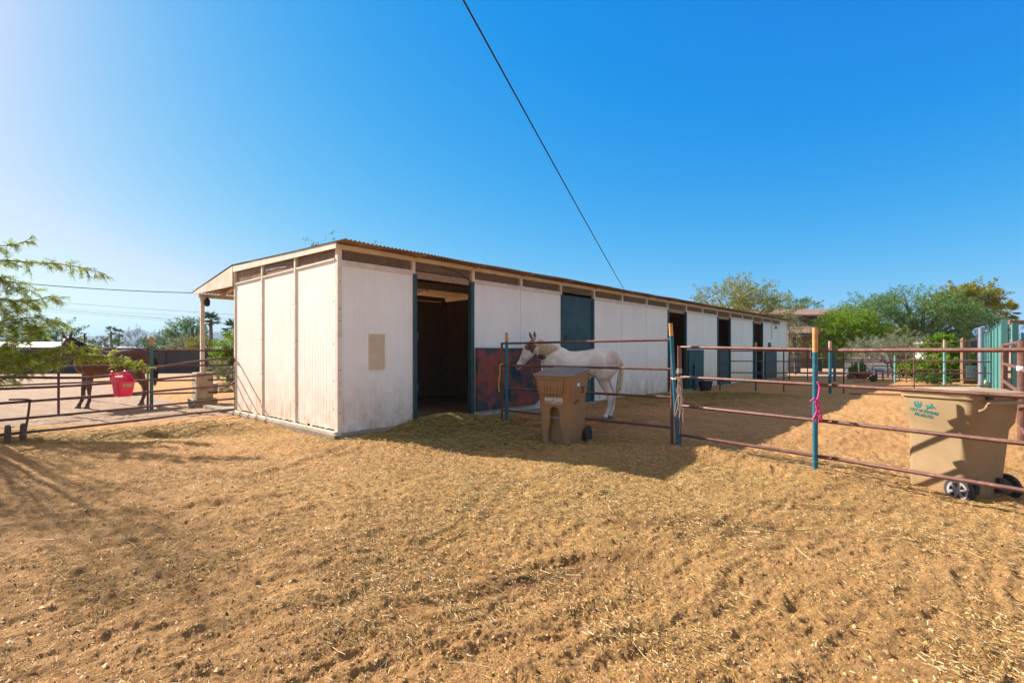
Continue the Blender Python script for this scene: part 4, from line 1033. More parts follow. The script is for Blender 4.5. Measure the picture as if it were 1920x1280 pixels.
# ------------------------------------------------------------------ horses
def coat(name, base, base2, patches, rough=.5):
    m, nt, b = new_mat(name); N = nt.nodes; L = nt.links
    b.inputs['Roughness'].default_value = rough; b.inputs['Specular IOR Level'].default_value = .35
    tc = N.new('ShaderNodeTexCoord'); nz = N.new('ShaderNodeTexNoise'); nz.inputs['Scale'].default_value = 5; nz.inputs['Detail'].default_value = 5
    L.new(tc.outputs['Object'], nz.inputs[0])
    mx0 = N.new('ShaderNodeMix'); mx0.data_type = 'RGBA'; mx0.inputs[6].default_value = c4(base); mx0.inputs[7].default_value = c4(base2)
    r0_ = N.new('ShaderNodeMapRange'); r0_.inputs[1].default_value = .38; r0_.inputs[2].default_value = .62
    L.new(nz.outputs[0], r0_.inputs[0]); L.new(r0_.outputs[0], mx0.inputs[0]); out = mx0.outputs[2]
    n2 = N.new('ShaderNodeTexNoise'); n2.inputs['Scale'].default_value = 9; n2.inputs['Detail'].default_value = 4; L.new(tc.outputs['Object'], n2.inputs[0])
    sub = N.new('ShaderNodeVectorMath'); sub.operation = 'SUBTRACT'; sub.inputs[1].default_value = (.5, .5, .5); L.new(n2.outputs['Color'], sub.inputs[0])
    scl = N.new('ShaderNodeVectorMath'); scl.operation = 'SCALE'; scl.inputs['Scale'].default_value = .16; L.new(sub.outputs[0], scl.inputs[0])
    ad = N.new('ShaderNodeVectorMath'); ad.operation = 'ADD'; L.new(tc.outputs['Object'], ad.inputs[0]); L.new(scl.outputs[0], ad.inputs[1])
    for (c, rad, col, soft, amt) in patches:
        s1 = N.new('ShaderNodeVectorMath'); s1.operation = 'SUBTRACT'; s1.inputs[1].default_value = c; L.new(ad.outputs[0], s1.inputs[0])
        d1 = N.new('ShaderNodeVectorMath'); d1.operation = 'DIVIDE'; d1.inputs[1].default_value = rad; L.new(s1.outputs[0], d1.inputs[0])
        ln = N.new('ShaderNodeVectorMath'); ln.operation = 'LENGTH'; L.new(d1.outputs[0], ln.inputs[0])
        mr = N.new('ShaderNodeMapRange'); mr.inputs[1].default_value = 1 + soft; mr.inputs[2].default_value = 1 - soft; mr.inputs[3].default_value = 0; mr.inputs[4].default_value = amt
        L.new(ln.outputs['Value'], mr.inputs[0])
        mx = N.new('ShaderNodeMix'); mx.data_type = 'RGBA'; mx.inputs[7].default_value = c4(col); L.new(mr.outputs[0], mx.inputs[0]); L.new(out, mx.inputs[6]); out = mx.outputs[2]
    L.new(out, b.inputs['Base Color'])
    nb = N.new('ShaderNodeTexNoise'); nb.inputs['Scale'].default_value = 60; L.new(tc.outputs['Object'], nb.inputs[0])
    bp = N.new('ShaderNodeBump'); bp.inputs['Strength'].default_value = .1; bp.inputs['Distance'].default_value = .01; L.new(nb.outputs[0], bp.inputs['Height']); L.new(bp.outputs[0], b.inputs['Normal'])
    return m

def horse(label, loc, rz, coat_m, mane_m, hoof_m, neck, head, ears, legs, tail, mane_pts, mane_len, name='horse', head_yaw=0.0, head_scale=1.0, ear_off=0.0):
    root = thing(name, label, 'horse', loc, rz)
    mb = MB()
    hp = Vector((head[1][0], 0, head[1][1])); HM = Matrix.Translation(hp) @ Matrix.Rotation(head_yaw, 4, 'Z') @ Matrix.Diagonal((head_scale,) * 3 + (1,)) @ Matrix.Translation(-hp)
    def ell_loft(secs, n=18, yo=0.0, T=None):
        """secs: (x, z, half_depth, half_width[, y]) rings perpendicular to the path"""
        rings = []; K = len(secs)
        for i, s_ in enumerate(secs):
            a = secs[max(i - 1, 0)]; b_ = secs[min(i + 1, K - 1)]
            d = Vector((b_[0] - a[0], 0, b_[1] - a[1])).normalized(); up = Vector((-d.z, 0, d.x))
            yy = (s_[4] if len(s_) > 4 else 0) + yo
            rings.append([Vector((s_[0], yy, s_[1])) + up * s_[2] * math.sin(t) + Vector((0, s_[3] * math.cos(t), 0)) for t in [2 * math.pi * j / n for j in range(n)]])
        mb.loft([[T @ p for p in r_] for r_ in rings] if T else rings)
    ell_loft([(-.86, 1.16, .06, .05), (-.83, 1.17, .17, .13), (-.76, 1.18, .25, .20), (-.62, 1.19, .30, .26), (-.45, 1.19, .315, .28), (-.22, 1.165, .30, .28), (.02, 1.13, .305, .29), (.22, 1.12, .32, .28),
              (.38, 1.14, .35, .255), (.52, 1.13, .33, .22), (.64, 1.11, .27, .185), (.73, 1.10, .19, .13), (.77, 1.10, .08, .06)], 22)
    for s in (-1, 1):      # haunch, stifle and shoulder masses
        ell_loft([(-.60, 1.36, .10, .08, s * .12), (-.60, 1.24, .20, .13, s * .13), (-.57, 1.05, .22, .135, s * .14), (-.50, .90, .17, .11, s * .14), (-.46, .80, .10, .075, s * .13)])
        ell_loft([(.42, 1.34, .08, .05, s * .12), (.46, 1.18, .16, .09, s * .155), (.52, 1.00, .16, .10, s * .15), (.50, .86, .11, .075, s * .14)])
    ell_loft(neck); ell_loft(head, T=HM)
    for (kind, s, pts) in legs:
        secs = []
        rad = dict(h=[(.135, .10), (.105, .075), (.078, .056), (.074, .056), (.052, .040), (.040, .034), (.048, .042), (.038, .036), (.050, .048), (.062, .058)],
                   f=[(.10, .085), (.078, .065), (.058, .05), (.058, .05), (.042, .036), (.038, .033), (.046, .041), (.037, .035), (.050, .048), (.062, .058)])[kind]
        for (x, z), (a, b_) in zip(pts, rad): secs.append((x, z, a, b_, s))
        ell_loft(secs, 14)
    for s in (-1, 1):
        e0, e1 = ears; e0 = Vector((e0[0], s * .055, e0[1])); e1 = Vector((e1[0] + (ear_off * 1.6 if s < 0 else 0), s * .085, e1[1] - (ear_off * .2 if s < 0 else 0)))
        if s < 0: e0.x += ear_off
        mb.tube([HM @ q for q in (e0 - (e1 - e0) * .3, e0, e0 + (e1 - e0) * .4, e0 + (e1 - e0) * .8, e1)], [.022, .032, .036, .022, .006], 10)
    body = mb.build('horse_body', coat_m, root, True, local=True)
    md = body.modifiers.new('r', 'REMESH'); md.mode = 'VOXEL'; md.voxel_size = .0135; md.use_smooth_shade = True
    sm = body.modifiers.new('s', 'SMOOTH'); sm.factor = .5; sm.iterations = 7
    bake(body); body.data.name = 'horse_body'
    body.data.materials.clear(); body.data.materials.append(coat_m)
    # eyes, nostrils
    for s in (-1, 1):
        h1, h2 = Vector((head[2][0], 0, head[2][1])), Vector((head[-2][0], 0, head[-2][1])); d = (h2 - h1).normalized(); up = Vector((-d.z, 0, d.x))
        if up.z < 0: up = -up
        m = MB(); c = h1 + d * .03 + up * .045 + Vector((0, s * (head[2][3] - .006), 0))
        m.loft([[c + Vector((.020 * math.cos(t) * math.sin(p_), s * .012 * math.cos(p_), .020 * math.sin(t) * math.sin(p_))) for t in [2 * math.pi * j / 10 for j in range(10)]] for p_ in (.2, .7, 1.2, 1.57, 2.2, 2.9)])
        m.v = [tuple(HM @ Vector(v)) for v in m.v]; m.build('eye', M['black'], root, True, local=True)
        m = MB(); c = h2 + up * .012 + Vector((0, s * (head[-2][3] * .86), 0))
        m.loft([[c + d * .014 * math.cos(t) * math.sin(p_) + up * .022 * math.sin(t) * math.sin(p_) + Vector((0, s * .006 * math.cos(p_), 0)) for t in [2 * math.pi * j / 8 for j in range(8)]] for p_ in (.3, 1.0, 1.57, 2.4)])
        m.v = [tuple(HM @ Vector(v)) for v in m.v]; m.build('nostril', M['dark'], root, True, local=True)
    for (kind, s, pts) in legs:
        x, z = pts[-1]; m = MB()
        m.loft([[(x + ox + r_ * 1.12 * math.cos(t), s + r_ * math.sin(t), zz) for t in [2 * math.pi * j / 14 for j in range(14)]] for r_, zz, ox in ((.064, -.005, .012), (.060, .02, .008), (.050, .065, 0), (.040, .075, 0))])
        m.build('hoof', hoof_m, root, True, local=True)
    # mane: many thin locks; tail: bundle of strands
    m = MB(); r_ = random.Random(5); mp = [Vector(p) for p in mane_pts]
    for i in range(190):
        t = r_.random() * (len(mp) - 1.001); k = int(t); p = mp[k].lerp(mp[k + 1], t - k); s = 1 if r_.random() < .8 else -1
        ln = mane_len * r_.uniform(.6, 1.1)
        m.tube(bez([p + Vector((0, 0, -.02)), p + Vector((r_.uniform(-.02, .02), s * .05, .012)), p + Vector((r_.uniform(-.03, .03), s * r_.uniform(.085, .12), -ln * .5)), p + Vector((r_.uniform(-.05, .04), s * r_.uniform(.09, .13), -ln))], 3), [.007] * 4 + [.006] * 3 + [.005, .003, .0015], 5)
    m.build('mane', mane_m, root, True, local=True)
    m = MB(); t0 = Vector(tail[0])
    for i in range(46):
        a = [Vector(p) + Vector((r_.uniform(-1, 1), r_.uniform(-1, 1), 0)) * sp for p, sp in zip(tail, (.012, .03, .045, .05, .035))]
        a[-1].z += r_.uniform(0, .2); m.tube(bez(a, 3), [.012] * 9 + [.009, .007, .005, .002], 5)
    m.build('tail', mane_m, root, True, local=True)
    return root
hindA = [(-.52, .86), (-.56, .72), (-.62, .60), (-.66, .53), (-.66, .42), (-.64, .27), (-.62, .20), (-.59, .13), (-.565, .07), (-.56, .03)]
hindB = [(x - .10 * (1 - z / .9), z) for x, z in hindA]
foreA = [(.50, .86), (.51, .72), (.515, .60), (.515, .50), (.515, .40), (.51, .27), (.51, .20), (.535, .13), (.555, .07), (.56, .03)]
foreB = [(x + .12 * (1 - z / .9), z) for x, z in foreA]
brn = (.13, .055, .035)
coat_w = coat('pale_paint_coat', (.74, .68, .64), (.60, .54, .50), [
    ((1.03, .0, 1.53), (.15, .3, .115), brn, .12, 1.0), ((.99, .0, 1.68), (.06, .3, .07), brn, .3, .8), ((1.18, .0, 1.24), (.10, .3, .05), (.30, .24, .24), .4, .6), ((1.13, .0, 1.62), (.03, .3, .10), (.30, .2, .17), .3, .8), ((1.0, 0, 1.83), (.16, .2, .12), (.20, .09, .06), .1, 1.0), ((.80, 0, 1.30), (.11, .3, .07), (.10, .045, .03), .2, 1.0),
    ((.80, 0, 1.62), (.09, .2, .09), brn, .2, .9), ((1.29, 0, 1.09), (.07, .2, .05), (.22, .17, .17), .3, .9), ((1.20, 0, 1.16), (.035, .2, .07), (.25, .24, .27), .3, .7),
    ((-.72, 0, 1.22), (.13, .4, .2), (.36, .24, .19), .5, .8), ((-.62, 0, .80), (.16, .3, .2), (.42, .30, .22), .5, .7), ((-.2, 0, .84), (.5, .3, .06), (.30, .22, .18), .5, .6), ((-.62, 0, .35), (.2, .3, .14), (.40, .31, .26), .5, .6), ((.52, 0, .50), (.2, .3, .12), (.40, .31, .26), .5, .6), ((-.35, 0, 1.05), (.22, .35, .16), (.58, .46, .38), .6, .5), ((.45, 0, 1.02), (.16, .35, .16), (.52, .41, .34), .6, .5)])
mane_w = mat('cream_mane', (.64, .52, .36), (.46, .34, .22), 20, .6, stretch=(6, 6, 1))
hoof_w = mat('grey_hoof', (.16, .13, .11), (.1, .08, .07), 20, .6)
zW = gz(1.4, 10.5)
horse('pale paint horse with brown cheek and ears looking over the tan cart', (1.43, 10.72, zW), R(167), coat_w, mane_w, hoof_w,
      [(.18, 1.13, .22, .14), (.34, 1.19, .29, .14), (.50, 1.26, .30, .13), (.62, 1.34, .255, .11), (.74, 1.44, .20, .09), (.86, 1.53, .160, .078), (.94, 1.60, .12, .07), (.98, 1.63, .06, .04)],
      [(.90, 1.66, .05, .04), (.94, 1.62, .105, .07), (1.00, 1.54, .135, .088), (1.07, 1.45, .130, .085), (1.13, 1.36, .105, .07), (1.19, 1.27, .080, .056), (1.245, 1.19, .070, .054), (1.28, 1.135, .060, .050), (1.30, 1.105, .03, .03)],
      ((.95, 1.71), (.965, 1.85)), [('h', .13, hindA), ('h', -.13, hindB), ('f', .12, foreA), ('f', -.12, foreB)],
      [(-.82, 0, 1.30), (-.89, 0, 1.16), (-.87, 0, .95), (-.83, 0, .65), (-.80, 0, .42)],
      [(.42, 0, 1.49), (.56, 0, 1.56), (.70, 0, 1.61), (.84, 0, 1.68)], .32, head_scale=1.13, head_yaw=R(10), ear_off=.065)
coat_b = coat('chestnut_coat', (.13, .052, .030), (.085, .034, .022), [((.0, 0, .2), (2, .4, .26), (.07, .04, .03), .3, .6)], .38)
mane_b = mat('dark_mane', (.03, .018, .014), (.015, .01, .01), 20, .5)
horse('chestnut horse standing side on behind the left gate, turning its head', (-10.30, 12.95, gz(-10.3, 12.9)), R(233), coat_b, mane_b, hoof_w,
      [(.18, 1.13, .22, .14), (.34, 1.19, .29, .14), (.48, 1.28, .30, .13), (.60, 1.38, .25, .11), (.73, 1.50, .185, .09), (.84, 1.60, .145, .078), (.92, 1.67, .115, .07), (.95, 1.70, .06, .04)],
      [(.86, 1.72, .05, .04), (.91, 1.68, .105, .07), (.98, 1.61, .135, .088), (1.06, 1.54, .130, .085), (1.13, 1.46, .105, .07), (1.20, 1.38, .080, .056), (1.26, 1.31, .070, .054), (1.30, 1.26, .060, .050), (1.32, 1.23, .03, .03)],
      ((.90, 1.76), (.91, 1.92)), [('h', .13, hindA), ('h', -.13, hindB), ('f', .12, foreA), ('f', -.12, foreB)],
      [(-.84, 0, 1.30), (-.93, 0, 1.18), (-.95, 0, .95), (-.93, 0, .65), (-.92, 0, .45)],
      [(.45, 0, 1.51), (.58, 0, 1.60), (.72, 0, 1.69), (.84, 0, 1.76)], .26, head_yaw=R(70), head_scale=1.05)

# return of the green fence at its near end: header, boards and a post facing the yard
m = MB(); e = Vector((1, .05, 0)).normalized(); n_ = Vector((e.y, -e.x, 0))
m.box(G0 + e * .0 + Vector((0, 0, 2.06)), e * 1.2, n_ * .05, Vector((0, 0, .10))); m.build('header_board', M['wood'], gf)
for i, (a, w, zt) in enumerate(((.02, .16, 2.1), (.28, .2, 1.86), (.50, .16, 1.92), (.70, .18, 2.14))):
    m = MB(); m.box(G0 + e * a + n_ * .05 + Vector((0, 0, -.3)), e * w, n_ * .03, Vector((0, 0, zt + .3))); m.build('fence_board', M['tealboard'], gf)

# ------------------------------------------------------------------ foliage
class Leaves:
    def __init__(s): s.V = []; s.n = 0
    def add(s, c, d, up, L_, W_):
        """diamond leaves: centres c (n,3), long axis d, width axis up"""
        s.V.append(np.stack([c - d * L_[:, None] * .5, c + up * W_[:, None] * .5, c + d * L_[:, None] * .5, c - up * W_[:, None] * .5], 1).reshape(-1, 3)); s.n += len(c)
    def build(s, name, mt, parent):
        V = np.concatenate(s.V); Q = np.arange(len(V)).reshape(-1, 4)
        return np_mesh(name, V, Q, mt, parent)
def unit(a): return a / (np.linalg.norm(a, axis=-1, keepdims=True) + 1e-9)
def rdir(n, g): return unit(g.normal(0, 1, (n, 3)))

def tree(name, label, cat, u, Y, blobs, mt, nspray=140, per=55, spray=1.0, leaf=(.12, .035), trunk=.18, droop=-.15, seed=1, group=None, spread=.16, bark='bark', base=None, ntr=1, zb=0.0, inner=.45, up=0.0, limbs=14):
    """blobs: (u, v, halfwidth_px, halfheight_px[, depth offset]) ellipses of the crown as they stand at depth Y, made into ellipsoids"""
    g = np.random.default_rng(seed); r_ = random.Random(seed); lf = Leaves()
    bx, by = XYu(base if base is not None else u, Y).xy
    root = thing(name, label, cat, (bx, by, zb), group=group)
    ell = []
    for b_ in blobs:
        Yb = Y + (b_[4] if len(b_) > 4 else 0); c = P(b_[0], b_[1], Yb); k = Yb / F
        ell.append((np.array(c), np.array([b_[2] * k, max(b_[2], b_[3]) * k * .9, b_[3] * k])))
    area = np.array([e[1][0] * e[1][2] for e in ell]); area = area / area.sum()
    tips = []
    for (c, r), w in zip(ell, area):
        n = max(4, int(nspray * w)); d = rdir(n, g); rad = g.uniform(inner, 1.0, n) ** .6
        p = c + d * r * rad[:, None]
        out = unit(unit(d * r) + g.normal(0, .45, (n, 3)) + np.array([0, 0, droop + up]))
        L_ = spray * g.uniform(.5, 1.3, n)
        tips.append((p, out, L_))
        t = g.uniform(0, 1, (n, per)); cc = p[:, None, :] + out[:, None, :] * (L_[:, None] * t)[:, :, None]
        cc = cc + g.normal(0, 1, (n, per, 3)) * (spread * spray * (1.15 - .8 * t))[:, :, None]
        cc[:, :, 2] += droop * .5 * L_[:, None] * t ** 2
        cc = cc.reshape(-1, 3); m_ = len(cc)
        dd = unit(np.repeat(out, per, 0) * .7 + rdir(m_, g) + np.array([0, 0, droop])); uu = unit(np.cross(dd, rdir(m_, g)))
        lf.add(cc, dd, uu, leaf[0] * g.uniform(.6, 1.4, m_), leaf[1] * g.uniform(.6, 1.4, m_))
    crown = lf.build('crown', M[mt], root)
    # trunk with limbs reaching into the crown
    m = MB(); top = Vector(np.mean([e[0] for e in ell], 0)); B0 = Vector((bx, by, zb))
    for k in range(ntr):
        off = Vector((r_.uniform(-.3, .3), r_.uniform(-.2, .2), 0)) * (k > 0)
        mid = B0.lerp(top, .45) + Vector((r_.uniform(-.15, .15), 0, 0)) + off * 2
        m.tube(bez([B0 + off + Vector((0, 0, -.2)), B0.lerp(mid, .5) + off, mid], 5), [trunk * (1 - .05 * i) for i in range(11)], 8)
        for i in range(limbs // ntr):
            e = ell[r_.randrange(len(ell))]; d = Vector(rdir(1, g)[0]); q = Vector(e[0]) + Vector([d[j] * e[1][j] * .75 for j in range(3)])
            w = mid.lerp(q, .5) + Vector((r_.uniform(-.2, .2), 0, r_.uniform(0, .3))) * (q - mid).length * .3
            pts = bez([mid + Vector((0, 0, -trunk)), w, q], 4); m.tube(pts, [trunk * .5 * (1 - i / len(pts) * .85) for i in range(len(pts))], 6)
    m.build('trunk', M[bark], root, True)
    return root

TG = 'trees and shrubs beyond the pens'
# right side, behind the stable's far end
tree('mesquite_tree', 'sparse olive yellow tree rising behind the far end of the stable', 'tree', 1385, 36, [(1385, 584, 62, 46), (1345, 576, 40, 28), (1430, 588, 50, 32), (1395, 552, 32, 24)], 'lf_olive', 330, 60, 1.1, (.15, .05), .25, -.05, 11, TG, .13, up=.35)
tree('leafy_tree', 'dark green tree between the olive tree and the brown house', 'tree', 1478, 62, [(1470, 578, 44, 24), (1505, 578, 34, 16), (1450, 588, 30, 26)], 'lf_dark', 190, 60, .9, (.16, .06), .22, 0, 12, TG, .15)
tree('mesquite_tree', 'big spreading dark green tree in front of the brown house', 'tree', 1715, 38, [(1700, 598, 84, 44), (1640, 602, 60, 38), (1780, 610, 70, 40), (1830, 624, 48, 30), (1720, 572, 66, 28), (1760, 644, 70, 22), (1600, 604, 44, 32)], 'lf_dark', 900, 70, 1.15, (.15, .045), .4, -.12, 13, TG, .15, ntr=3, limbs=30)
tree('mesquite_tree', 'brighter green tree leaning left over the house roof', 'tree', 1590, 33, [(1578, 622, 42, 26), (1600, 612, 44, 30), (1640, 640, 40, 22), (1575, 648, 40, 14)], 'lf_green', 420, 60, .9, (.13, .045), .2, -.1, 14, TG, .14, base=1620)
tree('yellow_tree', 'tall yellow green tree behind the big dark tree', 'tree', 1815, 52, [(1815, 570, 44, 30), (1795, 558, 30, 18), (1838, 556, 24, 18), (1775, 576, 26, 24)], 'lf_yellow', 330, 60, 1.1, (.22, .09), .3, 0, 15, TG, .17)
tree('sage_bush', 'pale sage coloured brush heap over white tarps', 'shrub', 1665, 29, [(1665, 650, 60, 14), (1630, 655, 40, 12), (1700, 648, 30, 14)], 'lf_sage', 260, 50, .7, (.10, .025), .05, -.05, 16, TG, .12)
tree('citrus_bush', 'bright yellow green bush behind the pale speckled post', 'shrub', 1768, 24.5, [(1768, 652, 22, 20), (1750, 690, 48, 18), (1790, 684, 30, 20), (1715, 692, 24, 14)], 'lf_green', 300, 60, .35, (.11, .06), .06, 0, 17, TG, .25)
tree('low_plant', 'low green plants on the dirt beside the pen rail', 'plant', 1735, 22, [(1735, 708, 14, 7), (1760, 712, 22, 5)], 'lf_mid', 60, 40, .2, (.07, .03), .02, 0, 18, TG, .25, limbs=4)
tree('grey_green_tree', 'pale drooping tree beside the stable end', 'tree', 1492, 31, [(1486, 628, 10, 26), (1482, 604, 12, 12)], 'lf_sage', 90, 45, .6, (.10, .03), .07, -.3, 19, TG, .12)
tree('tree', 'dark tree whose twig tips show above the stable roof near the corner', 'tree', 612, 24, [(612, 470, 22, 26), (668, 480, 20, 14), (700, 500, 30, 18)], 'lf_mid', 46, 30, .8, (.10, .03), .15, .1, 20, TG, .08, inner=.2)
# left side, beyond the block wall
tree('leafy_tree', 'blue green tree behind the chestnut horse head', 'tree', 105, 60, [(110, 630, 36, 26), (75, 640, 30, 22), (30, 640, 40, 26), (140, 648, 18, 14)], 'lf_mid', 240, 50, 1.1, (.22, .08), .3, -.05, 21, TG, .16)
tree('round_shrub', 'small olive shrub behind the wall left of the two palms', 'shrub', 198, 56, [(198, 644, 24, 11)], 'lf_mid', 70, 45, .6, (.15, .06), .08, 0, 22, TG, .2)
tree('feathery_shrub', 'feathery bright shrub in the middle of the wall', 'shrub', 262, 50, [(255, 645, 18, 18), (278, 648, 22, 16)], 'lf_mid', 90, 45, .9, (.14, .04), .06, .1, 23, TG, .1, up=.6)
tree('round_shrub', 'rounded green shrub right of the feathery shrub', 'shrub', 300, 54, [(298, 646, 22, 12), (318, 648, 14, 10)], 'lf_mid', 80, 45, .6, (.15, .06), .08, 0, 24, TG, .2)
tree('leafy_tree', 'tall grey green tree left of the porch post', 'tree', 350, 62, [(350, 628, 26, 24), (330, 638, 20, 18), (362, 612, 14, 14)], 'lf_dark', 220, 50, 1.1, (.2, .07), .3, -.05, 25, TG, .14)
tree('flowering_shrub', 'bright shrub with pale blossom in front of the tall grey green tree', 'shrub', 352, 46, [(352, 646, 26, 14), (336, 650, 14, 12)], 'lf_sage', 90, 45, .6, (.12, .05), .06, 0, 26, TG, .18)
tree('yellow_shrub', 'yellow green shrub at the wall beside the porch post', 'shrub', 376, 42, [(376, 648, 18, 14), (388, 652, 12, 10)], 'lf_yellow', 90, 45, .5, (.12, .05), .06, 0, 27, TG, .2)
tree('oleander_bush', 'tall leafy bush showing beside the stable back corner', 'shrub', 436, 23, [(438, 650, 18, 26), (430, 672, 24, 18), (445, 690, 22, 22)], 'lf_green', 200, 50, .5, (.12, .04), .06, 0, 28, TG, .2)
tree('low_shrub', 'dusty low shrub behind the last stretch of left fence', 'shrub', 440, 18.5, [(438, 720, 16, 24), (410, 690, 12, 12)], 'lf_sage', 90, 45, .35, (.07, .025), .03, 0, 29, TG, .2)

def palm(label, u, Y, vtop, crown_px, nfr=34, mt='lf_palm', seed=1, fan=True, lean=0.0, bark='palmbark', tr=.22):
    g = np.random.default_rng(seed); c = P(u, vtop + crown_px * .75, Y); Rr = crown_px * Y / F
    b0 = XYu(u + lean, Y); root = thing('palm_tree', label, 'palm tree', (b0.x, b0.y, 0), group='palm trees')
    m = MB(); B0 = Vector((b0.x, b0.y, -.2)); m.tube(bez([B0, B0.lerp(c, .5) + Vector((.1, 0, 0)), c], 6), [tr * (1.25 - .35 * i / 12) for i in range(13)], 8)
    m.build('trunk', M[bark], root, True)
    lf = Leaves()
    for i in range(nfr):
        az = g.uniform(0, 2 * math.pi); el = g.uniform(-.7, 1.3); d = np.array([math.cos(az) * math.cos(el), math.sin(az) * math.cos(el), math.sin(el)])
        hub = np.array(c) + d * Rr * .45; n = 26
        side = unit(np.cross(d, [0, 0, 1.0]))
        a = g.uniform(-1.1, 1.1, n); dd = unit(d[None] * np.cos(a)[:, None] + side[None] * np.sin(a)[:, None] + np.array([0, 0, -.15]) + g.normal(0, .08, (n, 3)))
        LL = Rr * .62 * g.uniform(.7, 1.1, n) * (1 - .25 * np.abs(a))
        uu = unit(np.cross(dd, g.normal(0, .3, (n, 3)) + np.array([0, 0, 1.0])))
        lf.add(hub + dd * LL[:, None] * .5, dd, uu, LL, np.full(n, Rr * .06))
        st = np.array([np.array(c) + d * Rr * .22]); lf.add(st, d[None], side[None], np.array([Rr * .5]), np.array([Rr * .03]))
    lf.build('crown', M[mt], root)
    return root
palm('left one of two far fan palms standing close together', 208, 170, 612, 12, 26, seed=31, tr=.3)
palm('right one of two far fan palms standing close together, leaning right', 223, 165, 617, 11, 26, seed=32, lean=-3, tr=.3)
palm('nearest left fan palm standing just right of the porch post', 395, 100, 586, 20, 44, seed=33, tr=.32)
palm('short fan palm low behind the porch post', 384, 120, 626, 10, 24, seed=34)
palm('leafy palm half hidden by the stable back corner', 440, 60, 600, 26, 40, seed=35)
palm('palm with yellowing fronds at the right edge above the teal fence', 1885, 62, 566, 26, 44, 'lf_palm_y', seed=36, tr=.25)

